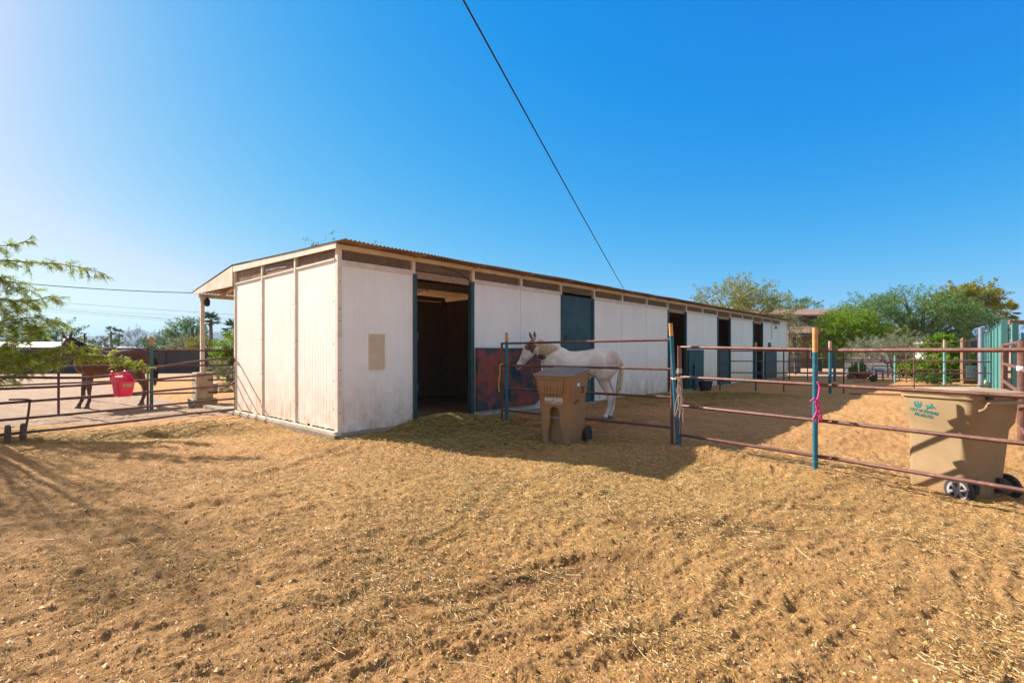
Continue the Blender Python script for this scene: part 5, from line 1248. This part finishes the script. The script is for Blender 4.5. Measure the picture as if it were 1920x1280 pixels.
# the mesquite whose branches hang into the frame at the left
def near_tree():
    g = np.random.default_rng(77); r_ = random.Random(77)
    root = thing('mesquite_tree', 'feathery tree reaching long leafy branches in from the left edge over the pipe gate', 'tree', (-11.6, 9.6, 0), group='trees and shrubs beyond the pens')
    wood = MB(); pale = MB(); lf = Leaves()
    def frond(p, d, L_):
        d = d.normalized(); n = 8; t = np.linspace(.1, 1, n); droop = r_.uniform(.25, .9)
        P0 = np.array(p); D = np.array(d); pts = P0 + D * (L_ * t)[:, None] + np.array([0, 0, -1.0]) * (L_ * droop * t ** 2)[:, None] * .6
        side = unit(np.cross(D, [0, 0, 1.0]) + g.normal(0, .35, 3))
        for s in (-1, 1):
            dd = unit(np.tile(side * s, (n, 1)) + D * .5 + np.array([0, 0, -.35]) + g.normal(0, .15, (n, 3)))
            LL = np.full(n, .034) * (1.1 - .5 * t) * g.uniform(.8, 1.2)
            uu = unit(np.cross(dd, np.tile(D, (n, 1)) + g.normal(0, .3, (n, 3))))
            lf.add(pts + dd * LL[:, None] * .5, dd, unit(np.cross(uu, dd)), LL, np.full(n, .008))
    def twig(p, d, L_, dens):
        p = Vector(p); d = Vector(d).normalized(); pts = [p.copy()]; q = p.copy(); dd = d.copy(); n = max(3, int(L_ / .05))
        for i in range(n):
            dd = (dd + Vector((r_.gauss(0, .13), r_.gauss(0, .13), r_.gauss(-.03, .10)))).normalized(); q = q + dd * (L_ / n); pts.append(q.copy())
            for _ in range(dens + 1):
                fd = (dd * .6 + Vector((r_.gauss(0, .7), r_.gauss(0, .7), r_.gauss(-.1, .5)))).normalized()
                frond(q, fd, r_.uniform(.05, .11))
        wood.tube(pts, [.0035 * (1 - .7 * i / len(pts)) + .001 for i in range(len(pts))], 4)
    def branch(pix, r0, r1, tw=.06, tl=(.15, .42), dens=2, mb=None, start=0.0, spread=.75, zdrop=-.1):
        pts = bez([P(u, v, Y) for u, v, Y in pix], 8); n = len(pts)
        (mb or wood).tube(pts, [r0 + (r1 - r0) * i / n for i in range(n)], 7)
        acc = 0
        for i in range(1, n):
            seg = pts[i] - pts[i - 1]; acc += seg.length
            if i / n < start: acc = 0; continue
            while acc > tw:
                acc -= tw; d = (seg.normalized() * .9 + Vector((r_.gauss(0, spread), r_.gauss(0, spread), r_.gauss(zdrop, spread * .7)))).normalized()
                twig(pts[i] - seg * r_.random(), d, r_.uniform(*tl) * (1 - .4 * i / n), dens)
    branch([(-120, 520, 9.3), (-20, 490, 8.9), (60, 492, 8.7), (120, 496, 8.6), (170, 506, 8.5), (200, 514, 8.5)], .016, .003, .060, (.10, .30), 2, spread=.62)
    branch([(-100, 470, 9.0), (-20, 462, 8.8), (30, 458, 8.7), (60, 446, 8.7)], .012, .003, .07, (.12, .3), 2, spread=.45)
    branch([(-120, 570, 9.2), (-20, 560, 9.0), (50, 566, 8.8), (90, 556, 8.7), (118, 560, 8.7)], .014, .003, .05, (.15, .34), 2)
    branch([(-120, 600, 9.2), (-20, 604, 9.0), (50, 596, 8.8), (95, 598, 8.7), (122, 606, 8.7)], .012, .003, .045, (.15, .34), 2)
    branch([(-140, 640, 9.2), (-30, 632, 9.0), (30, 628, 8.9), (80, 622, 8.8)], .012, .003, .05, (.15, .36), 2)
    branch([(-140, 540, 9.3), (-60, 530, 9.1), (0, 520, 9.0), (40, 528, 8.9)], .012, .003, .06, (.15, .4), 2)
    branch([(-120, 700, 8.9), (-40, 676, 8.8), (0, 664, 8.7), (40, 668, 8.6), (70, 650, 8.5)], .012, .003, .045, (.15, .36), 2)
    branch([(-140, 770, 8.8), (-40, 728, 8.7), (22, 705, 8.6), (60, 692, 8.5), (95, 677, 8.5), (140, 668, 8.4), (200, 668, 8.4), (240, 676, 8.3), (268, 684, 8.3)], .022, .003, .042, (.12, .30), 2, pale, .18, zdrop=-.15, spread=.45)
    branch([(-140, 720, 8.9), (-40, 696, 8.8), (30, 680, 8.7), (68, 666, 8.6), (105, 656, 8.5), (150, 652, 8.5), (175, 655, 8.5)], .018, .003, .045, (.12, .32), 2, pale, .2, spread=.45)
    branch([(-100, 690, 9.0), (-40, 676, 9.0), (20, 674, 9.0), (60, 676, 9.0)], .010, .003, .05, (.14, .3), 2)
    branch([(-120, 500, 9.2), (-30, 508, 9.0), (20, 536, 8.9), (60, 545, 8.8)], .010, .003, .05, (.15, .36), 2)
    branch([(-120, 620, 9.1), (-30, 616, 9.0), (30, 612, 8.9), (85, 614, 8.8)], .010, .003, .045, (.15, .36), 2)
    branch([(-120, 660, 9.1), (-40, 652, 9.0), (10, 646, 8.9), (50, 640, 8.8)], .010, .003, .045, (.15, .36), 2)
    branch([(-120, 585, 9.2), (-40, 578, 9.1), (20, 580, 9.0), (70, 578, 8.9)], .010, .003, .05, (.15, .36), 2)
    branch([(-80, 730, 8.4), (-20, 712, 8.3), (14, 690, 8.3), (24, 678, 8.3)], .014, .004, .07, (.10, .25), 2, pale)
    # the rest of the crown, out of frame: limbs with leafy sprays that shade the yard
    c0 = Vector((-11.6, 9.6, 0)); fork = Vector((-11.3, 9.5, 1.3))
    wood.tube(bez([c0 + Vector((0, 0, -.2)), Vector((-11.5, 9.6, .6)), fork], 5), [.16 - .004 * i for i in range(11)], 9)
    for q in [P(-120, 520, 9.3), P(-100, 470, 9.0), P(-120, 570, 9.2), P(-120, 600, 9.2), P(-140, 640, 9.2), P(-140, 540, 9.3), P(-120, 700, 8.9), P(-140, 770, 8.8), P(-140, 720, 8.9), P(-100, 690, 9.0), P(-80, 730, 8.4)]:
        wood.tube(bez([fork, fork.lerp(q, .5) + Vector((0, 0, .15)), q], 5), [.05 - .0035 * i for i in range(11)], 6)
    for k in range(420):
        a = r_.uniform(0, 2 * math.pi); rr = 2.9 * math.sqrt(r_.random()); q = Vector((-10.9 + rr * math.cos(a), 9.0 + rr * math.sin(a), r_.uniform(1.8, 5.6)))
        if q.x / q.y > -1.15: continue
        if k % 3 == 0: wood.tube(bez([fork, fork.lerp(q, .5) + Vector((0, 0, .3)), q], 4), [.03 - .003 * i for i in range(9)], 5)
        n = 70; d = np.array((q - fork).normalized()); t = g.uniform(0, 1, n)[:, None]
        cc = np.array(q) + d * t * .7 + g.normal(0, .11, (n, 3)); dd = unit(d + g.normal(0, .8, (n, 3))); lf.add(cc, dd, unit(np.cross(dd, g.normal(0, 1, (n, 3)))), np.full(n, .075), np.full(n, .022))
    lf.build('crown', M['lf_near'], root); wood.build('trunk', M['bark'], root, True); pale.build('pale_branch', M['twig'], root, True)
near_tree()

# ------------------------------------------------------------------ left background: wall, neighbours' roofs, hills
wl = thing('block_wall', 'long low grey block wall across the left background', 'wall', (-40, 33, 0))
m = MB(); a = Vector((-60, 30.5, 0)); b_ = Vector((-8, 35.5, 0)); d = (b_ - a).normalized(); n_ = Vector((-d.y, d.x, 0))
m.box(a + Vector((0, 0, -.3)), b_ - a, n_ * .2, Vector((0, 0, 1.84))); m.build('wall_body', M['wall_dark'], wl)
m = MB(); m.box(a - n_ * .03 + Vector((0, 0, 1.542)), b_ - a, n_ * .26, Vector((0, 0, .05))); m.build('wall_coping', M['wall_cap'], wl)
m = MB()
L_ = (b_ - a).length; k = 2.0
while k < L_: m.box(a + d * k - n_ * .06 + Vector((0, 0, -.3)), d * .4, n_ * .055, Vector((0, 0, 1.83))); k += 4.9
m.build('wall_pier', M['wall_dark'], wl)
def shed(name, label, u0, u1, Y, z0, z1, wallm, roofm, dep=6):
    a = XYu(u0, Y); b_ = XYu(u1, Y); root = thing(name, label, 'building', a); w = b_ - a
    m = MB(); m.box(a + Vector((0, .3, -.2)), w, Vector((0, dep, 0)), Vector((0, 0, z0 + .2))); m.build('wall', wallm, root)
    m = MB(); e = Vector((.3, 0, 0)); m.prism([a - e + Vector((0, 0, z0 + .01)), a - e + Vector((0, dep / 2, z1)), a - e + Vector((0, dep + .4, z0 + .01)), a - e + Vector((0, dep + .4, z0 + .09)), a - e + Vector((0, dep / 2, z1 + .09)), a - e + Vector((0, 0, z0 + .09))], w + e * 2); m.build('roof', roofm, root)
    m = MB(); k = .9
    while k < abs(w.x) - .5: m.box(a + Vector((k, -.0 + .18, z0 - .06)), Vector((.05, 0, 0)), Vector((0, .1, 0)), Vector((0, 0, .05))); k += 1.2
    m.build('eave_bracket', wallm, root)
    return root
shed('neighbour_shed', 'low shed roof shining white behind the wall at the far left', -80, 92, 46, 1.78, 2.3, M['conc'], M['white_roof'])
shed('neighbour_shed', 'long low pale blue sheet roof behind the wall', 150, 426, 62, 1.74, 2.15, M['conc'], M['blue_roof'])

def hills():
    us = np.arange(-700, 1500, 4.0)
    pts = [(-700, 640), (-200, 630), (0, 638), (60, 634), (120, 636), (150, 632), (175, 629), (205, 629), (230, 622), (250, 618), (262, 616), (275, 619), (288, 624), (310, 624), (330, 620), (350, 628), (368, 625), (385, 619), (400, 621), (425, 627), (445, 634), (480, 631), (560, 640), (700, 636), (900, 646), (1100, 650), (1500, 655)]
    v = np.interp(us, [p[0] for p in pts], [p[1] for p in pts])
    v = v + vnoise(us / 9, us * 0, 50) * 2.4 + vnoise(us / 4, us * 0, 51) * 1.2
    D = 3600.0; X = (us - CX) / F * D; Zr = (HV - v) * D / F + H
    rows = np.linspace(-1, 1, 41); V = []
    for r in rows:
        prof = (1 - abs(r)) ** 1.15
        Y = D + r * 900 + vnoise(X / 120, X * 0 + r * 3, 60) * 120 * (1 - abs(r))
        nz = vnoise(X / 90, X * 0 + r * 6, 61) * .35 + vnoise(X / 40, X * 0 + r * 14, 62) * .2
        z = Zr * prof * (1 + nz * (abs(r) > .01) * (1 - prof)) - 6
        if abs(r) < .01: z = Zr
        sc = Y / D; V.append(np.stack([X * 1.0, Y * np.ones_like(X), z], -1))
    V = np.concatenate(V); n = len(us); i = np.arange(len(rows) - 1)[:, None] * n; j = np.arange(n - 1)[None]
    Q = np.stack([i + j, i + j + 1, i + n + j + 1, i + n + j], -1).reshape(-1, 4)
    tag(np_mesh('hills', V, Q, M['hills'], None, True), kind='structure')
hills()

# overhead wires
def wire(name, label, a, b, sag, r, group=None, n=24):
    a = Vector(a); b = Vector(b); m = MB()
    m.tube([a.lerp(b, t) - Vector((0, 0, sag * 4 * t * (1 - t))) for t in np.linspace(0, 1, n)], r, 5)
    return tag(m.build(name, M['cable'], None, True), label, 'wire', group)
wire('service_cable', 'thick black cable slanting down the sky to the stable roof', P(1172, 546, 15.3), P(1172, 546, 15.3).lerp(P(873, -4, 4.0), 1.5), .06, .0085)
wire('service_cable', 'single dark wire from the left tree to the porch roof corner', P(366, 549, 13.6), P(-260, 497, 11.5), .12, .010)
for v0, v1, r, lab in ((564, 585, .016, 'highest'), (574.5, 593.5, .010, 'second highest'), (578, 602, .018, 'third'), (582, 605, .010, 'lowest')):
    a = P(140, v0, 60); b = P(440, v1, 60); dv = (b - a); wire('power_line', lab + ' of four thin power lines crossing the left sky', a - dv * 1.6, b + dv * 1.2, .35, r, 'power lines at the left')

# ------------------------------------------------------------------ right background
hs_ = thing('house', 'brown two level house with reddish shingle roofs behind the pens', 'house', XYu(1474, 45))
a = XYu(1478, 45); b_ = XYu(1720, 45); w = b_ - a
m = MB(); m.box(a + Vector((0, 0, -.2)), w, Vector((0, 9, 0)), Vector((0, 0, 3.1))); m.build('wall', M['stucco'], hs_)
m = MB(); m.prism([a + Vector((-.4, -.8, 2.95)), a + Vector((-.4, 4.5, 4.1)), a + Vector((-.4, 4.5, 4.25)), a + Vector((-.4, -.8, 3.1))], w + Vector((.8, 0, 0))); m.build('lower_roof', M['shingle'], hs_)
m = MB(); m.box(a + Vector((-.45, -.84, 2.88)), w + Vector((.9, 0, 0)), Vector((0, .035, 0)), Vector((0, 0, .2))); m.build('fascia', M['fascia_dark'], hs_)
m = MB(); m.box(a + Vector((.1, 4.3, 3.9)), w * .75, Vector((0, 5, 0)), Vector((0, 0, 1.0))); m.build('upper_wall', M['stucco'], hs_)
m = MB(); m.prism([a + Vector((-.5, 3.4, 4.86)), a + Vector((-.5, 7.0, 5.7)), a + Vector((-.5, 10, 4.9)), a + Vector((-.5, 10, 5.05)), a + Vector((-.5, 7.0, 5.85)), a + Vector((-.5, 3.4, 5.02))], w * .78 + Vector((.5, 0, 0))); m.build('upper_roof', M['shingle'], hs_)
for k, (dx, ww) in enumerate(((2.0, .9), (5.2, 1.4), (8.2, 1.0))):
    m = MB(); m.box(a + Vector((dx, -.03, .9)), Vector((ww, 0, 0)), Vector((0, .025, 0)), Vector((0, 0, 1.1))); wf = m.build('window', M['dark'], hs_)
    m = MB(); 
    for ox, oz, sx_, sz_ in ((-.06, -.06, ww + .12, .06), (-.06, 1.1, ww + .12, .06), (-.06, 0, .06, 1.1), (ww, 0, .06, 1.1)): m.box(a + Vector((dx + ox, -.05, .9 + oz)), Vector((sx_, 0, 0)), Vector((0, .04, 0)), Vector((0, 0, sz_)))
    m.build('frame', M['lath'], wf)
# water tank, drum, tub, bench, table, cactus pots
def drum(name, label, cat, u, Y, r, h, mt, rim='dark', z0=0):
    p = XYu(u, Y); root = thing(name, label, cat, (p.x, p.y, z0)); n = 20
    m = MB(); secs = [(0, r * .96), (.03, r), (h * .3, r), (h * .31, r * 1.03), (h * .34, r), (h * .64, r), (h * .65, r * 1.03), (h * .68, r), (h - .03, r), (h, r * .96)]
    m.loft([[(p.x + rr * math.cos(2 * math.pi * j / n), p.y + rr * math.sin(2 * math.pi * j / n), z0 + z) for j in range(n)] for z, rr in secs]); m.build('shell', M[mt], root, True, auto=True)
    m = MB(); m.loft([[(p.x + rr * math.cos(2 * math.pi * j / n), p.y + rr * math.sin(2 * math.pi * j / n), z0 + z) for j in range(n)] for z, rr in ((h + .001, r * .9), (h + .05, r * .88), (h + .08, r * .4), (h + .09, .05))]); m.build('lid', M[rim], root, True)
    return root
drum('water_tank', 'grey green round water tank at the end of the stable', 'water tank', 1487, 35, .46, 1.25, 'barrel')
drum('feed_drum', 'small dark green drum before the house wall', 'drum', 1534, 36, .26, .8, 'teal_door')
for i, (u_, h_) in enumerate(((1594, .55), (1603, .75), (1612, .95), (1621, .8))):
    p = XYu(u_, 26); root = thing('potted_cactus', ('first', 'second', 'third', 'fourth')[i] + ' cactus from the left in the row behind the rusty wheelbarrow', 'cactus', p, group='cactus row'); m = MB()
    m.loft([[(p.x + rr * math.cos(t), p.y + rr * math.sin(t), z) for t in np.linspace(0, 2 * math.pi, 10, endpoint=False)] for z, rr in ((0, .11), (.22, .15), (.24, .15))]); m.build('pot', M['wood'], root)
    m = MB(); r_ = random.Random(i)
    for k in range(4): ox = r_.uniform(-.12, .12); m.tube([p + Vector((ox, 0, .2)), p + Vector((ox * 1.4, .02, .2 + h_ * .6)), p + Vector((ox * 1.6, 0, .2 + h_ * r_.uniform(.7, 1)))], [.05, .055, .03], 7)
    m.build('stem', M['lf_dark'], root, True)
p = XYu(1617, 23.5); wb = thing('wheelbarrow', 'rusty wheelbarrow tub on pale legs in front of the cactus row', 'wheelbarrow', p); m = MB()
m.loft([[(p.x + rx * math.cos(t) + ox, p.y + ry * math.sin(t), z) for t in np.linspace(0, 2 * math.pi, 12, endpoint=False)] for z, rx, ry, ox in ((.22, .25, .18, 0), (.48, .48, .32, .02), (.47, .46, .30, .02), (.24, .22, .16, 0))]); m.build('tub', M['rust'], wb)
for ox in (-.28, .18):
    m = MB(); m.tube([p + Vector((ox, .1, .3)), p + Vector((ox - .04, .1, .0))], .02, 6); m.build('leg', M['galv'], wb)
m = MB(); m.tube([p + Vector((-.35, -.15, .38)), p + Vector((-.65, -.15, .46))], .018, 6); m.build('handle', M['wood'], wb)
m = MB(); c = p + Vector((.52, 0, .16)); m.loft([[(c.x + .16 * math.cos(t), c.y + y, c.z + .16 * math.sin(t)) for t in np.linspace(0, 2 * math.pi, 12, endpoint=False)] for y in (-.04, .04)]); m.build('wheel', M['tyre'], wb)
def table(label, u, Y, w, d_, h, top, cat='table', name='table'):
    p = XYu(u, Y); root = thing(name, label, cat, p); m = MB(); m.cbox(p + Vector((0, 0, h)), (w, d_, .04)); m.build('top', top, root)
    for sx_ in (-1, 1):
        for sy in (-1, 1): m = MB(); m.tube([p + Vector((sx_ * (w / 2 - .05), sy * (d_ / 2 - .05), h - .02)), p + Vector((sx_ * (w / 2 - .02), sy * (d_ / 2 - .03), 0))], .018, 6); m.build('leg', M['dark'], root)
    return root
table('small blue topped table near the wheelbarrow', 1643, 24.5, .45, .5, .52, M['blueplastic'])
table('low dark bench with thin legs beside the blue table', 1664, 25, .9, .5, .45, M['shade'], 'bench', 'bench')
table('long dark slatted bench farther back under the brush', 1655, 28, 1.6, .6, .62, M['dark'], 'bench', 'bench')
# white tarps under the brush, gable, shade cloth, tin sheet, plank
g = np.random.default_rng(5)
for (u0, u1, Y, z1, lab) in ((1608, 1640, 31.5, 1.95, 'smaller crumpled white tarp under the pale brush'), (1638, 1676, 31, 2.15, 'larger crumpled white tarp under the pale brush')):
    a = XYu(u0, Y); b_ = XYu(u1, Y); m = MB(); nx, ny = 12, 6; n0 = 0; V = []
    for i in range(nx + 1):
        for j in range(ny + 1):
            x = i / nx; y = j / ny; h_ = math.sin(math.pi * min(max(x, .03), .97)) ** .4 * math.sin(math.pi * min(max(y, .04), .96)) ** .4
            V.append((a.x + (b_.x - a.x) * x, a.y + y * 1.6, z1 * h_ * (1 + .12 * g.uniform(-1, 1)) if 0 < i < nx and 0 < j < ny else 0))
    Fc = [(i * (ny + 1) + j, (i + 1) * (ny + 1) + j, (i + 1) * (ny + 1) + j + 1, i * (ny + 1) + j + 1) for i in range(nx) for j in range(ny)]
    m.add(V, Fc); tag(m.build('tarp_heap', M['white_roof'], None), lab, 'tarp', 'white tarps')
p = XYu(1731, 34); m = MB(); m.prism([p + Vector((0, 0, 0)), p + Vector((.42, 0, 0)), p + Vector((.42, 0, 1.62)), p + Vector((.0, 0, 2.1))], (0, .8, 0)); tag(m.build('white_hutch', M['white_roof'], None), 'small white slanted hutch left of the bright green bush', 'hutch')
sc = thing('shade_screen', 'black shade cloth screen stretched behind the timber posts', 'screen', XYu(1770, 25.5)); a = XYu(1772, 25.5); b_ = XYu(1852, 24.5)
m = MB(); m.prism([a, b_, b_ + Vector((0, 0, 1.85)), a + Vector((0, 0, 2.08))], (0, .03, 0)); m.build('cloth', M['shade'], sc)
for t in (0, .5, 1): q = a.lerp(b_, t) + Vector((0, .07, 0)); m = MB(); m.tube([q, q + Vector((0, 0, 2.0 - .2 * t))], .035, 6); m.build('pole', M['galv'], sc)
a = XYu(1812, 21.6); m = MB(); n = 40
for i in range(n): 
    x = i / n * .95; m.box(a + Vector((x, .012 * math.sin(i * 1.57), .30)), (.95 / n * .96, 0, 0), (0, .006, 0), (0, 0, .52))
tag(m.build('tin_sheet', M['galv'], None), 'pale corrugated tin sheet leaning between timber posts and pole', 'metal sheet')
a = XYu(1806, 21.9); m = MB(); m.box(a + Vector((0, 0, -.02)), (.75, 0, 0), (0, .04, 0), (0, 0, .30)); m.box(a + Vector((0, -.03, .1)), (.75, 0, 0), (0, .028, 0), (0, 0, .05)); tag(m.build('plank_panel', M['wood'], None), 'low brown plank panel below the tin sheet', 'panel')
a = XYu(1853, 18.2); m = MB(); m.box(a + Vector((-.22, 0, .12)), Vector((.30, 0, -.18)), Vector((.05, .3, 0)), Vector((.16, 0, .26))); tag(m.build('tilted_slab', M['conc_w'], None, bevel=.02), 'tilted tan slab lying at the foot of the grey pole', 'slab')
r_ = random.Random(9)
def rock(x, y, s, mt, label, group):
    m = MB(); n = 8
    m.loft([[(x + s * rr * (1 + .25 * r_.uniform(-1, 1)) * math.cos(t), y + s * rr * (1 + .25 * r_.uniform(-1, 1)) * math.sin(t), gz(x, y) + s * z) for t in np.linspace(0, 2 * math.pi, n, endpoint=False)] for z, rr in ((-.2, .8), (.15, 1), (.45, .8), (.62, .4))])
    return tag(m.build('stone', mt, None, False), label, 'stone', group)
for _k, (u_, Y_, s_) in enumerate(((1857, 17.6, .12), (1864, 16.9, .10), (1850, 18.8, .09), (1824, 19.5, .08), (1871, 16.3, .09), (1861, 18, .07))):
    q = XYu(u_, Y_); rock(q.x, q.y, s_, M['white_roof'], ['largest pale stone left of the fence corner post', 'pale stone just left of the thick corner post', 'pale stone behind the tilted tan slab', 'farthest left pale stone near the timber posts', 'nearest pale stone at the teal fence foot', 'smallest pale stone beside the grey pole'][_k], 'pale stones by the teal fence')
# pail behind the pier, water bucket by the stall
p = XYu(399, 13.6); pl_ = thing('pail', 'pale lidded blue grey pail beside the porch pier', 'bucket', p); m = MB()
m.loft([[(p.x + rr * math.cos(t), p.y + rr * math.sin(t), z) for t in np.linspace(0, 2 * math.pi, 16, endpoint=False)] for z, rr in ((.27, .11), (.5, .125), (.505, .135), (.53, .135))]); m.build('bucket', M['barrel'], pl_, True, auto=True)
m = MB(); m.loft([[(p.x + rr * math.cos(t), p.y + rr * math.sin(t), z) for t in np.linspace(0, 2 * math.pi, 16, endpoint=False)] for z, rr in ((.531, .125), (.56, .12), (.565, .08))]); m.build('lid', M['white'], pl_, True)
p = B(9.35 * BM, -.5, 0); wb2 = thing('water_bucket', 'dark bucket on the dirt by the open half door', 'bucket', p); m = MB()
m.loft([[(p.x + rr * math.cos(t), p.y + rr * math.sin(t), z) for t in np.linspace(0, 2 * math.pi, 16, endpoint=False)] for z, rr in ((0, .18), (.3, .24), (.36, .25), (.34, .22), (.06, .16))]); m.build('bucket', M['dark'], wb2, True, auto=True)
m = MB(); m.tube(bez([p + Vector((-.24, 0, .33)), p + Vector((-.15, .1, .45)), p + Vector((.15, .1, .45)), p + Vector((.24, 0, .33))], 4), .007, 5); m.build('handle', M['galv'], wb2)

# ------------------------------------------------------------------ the air
def haze():
    m = bpy.data.materials.new('haze_air'); m.use_nodes = True; nt = m.node_tree; nt.nodes.clear()
    out = nt.nodes.new('ShaderNodeOutputMaterial'); v = nt.nodes.new('ShaderNodeVolumePrincipled')
    v.inputs['Density'].default_value = .00013; v.inputs['Color'].default_value = (.35, .62, 1, 1); v.inputs['Anisotropy'].default_value = 0
    nt.links.new(v.outputs[0], out.inputs['Volume'])
    mb = MB(); mb.box((-9300, -9300, -12), (18600, 0, 0), (0, 18600, 0), (0, 0, 190))
    o = mb.build('haze', m, None); tag(o, kind='stuff')
haze()
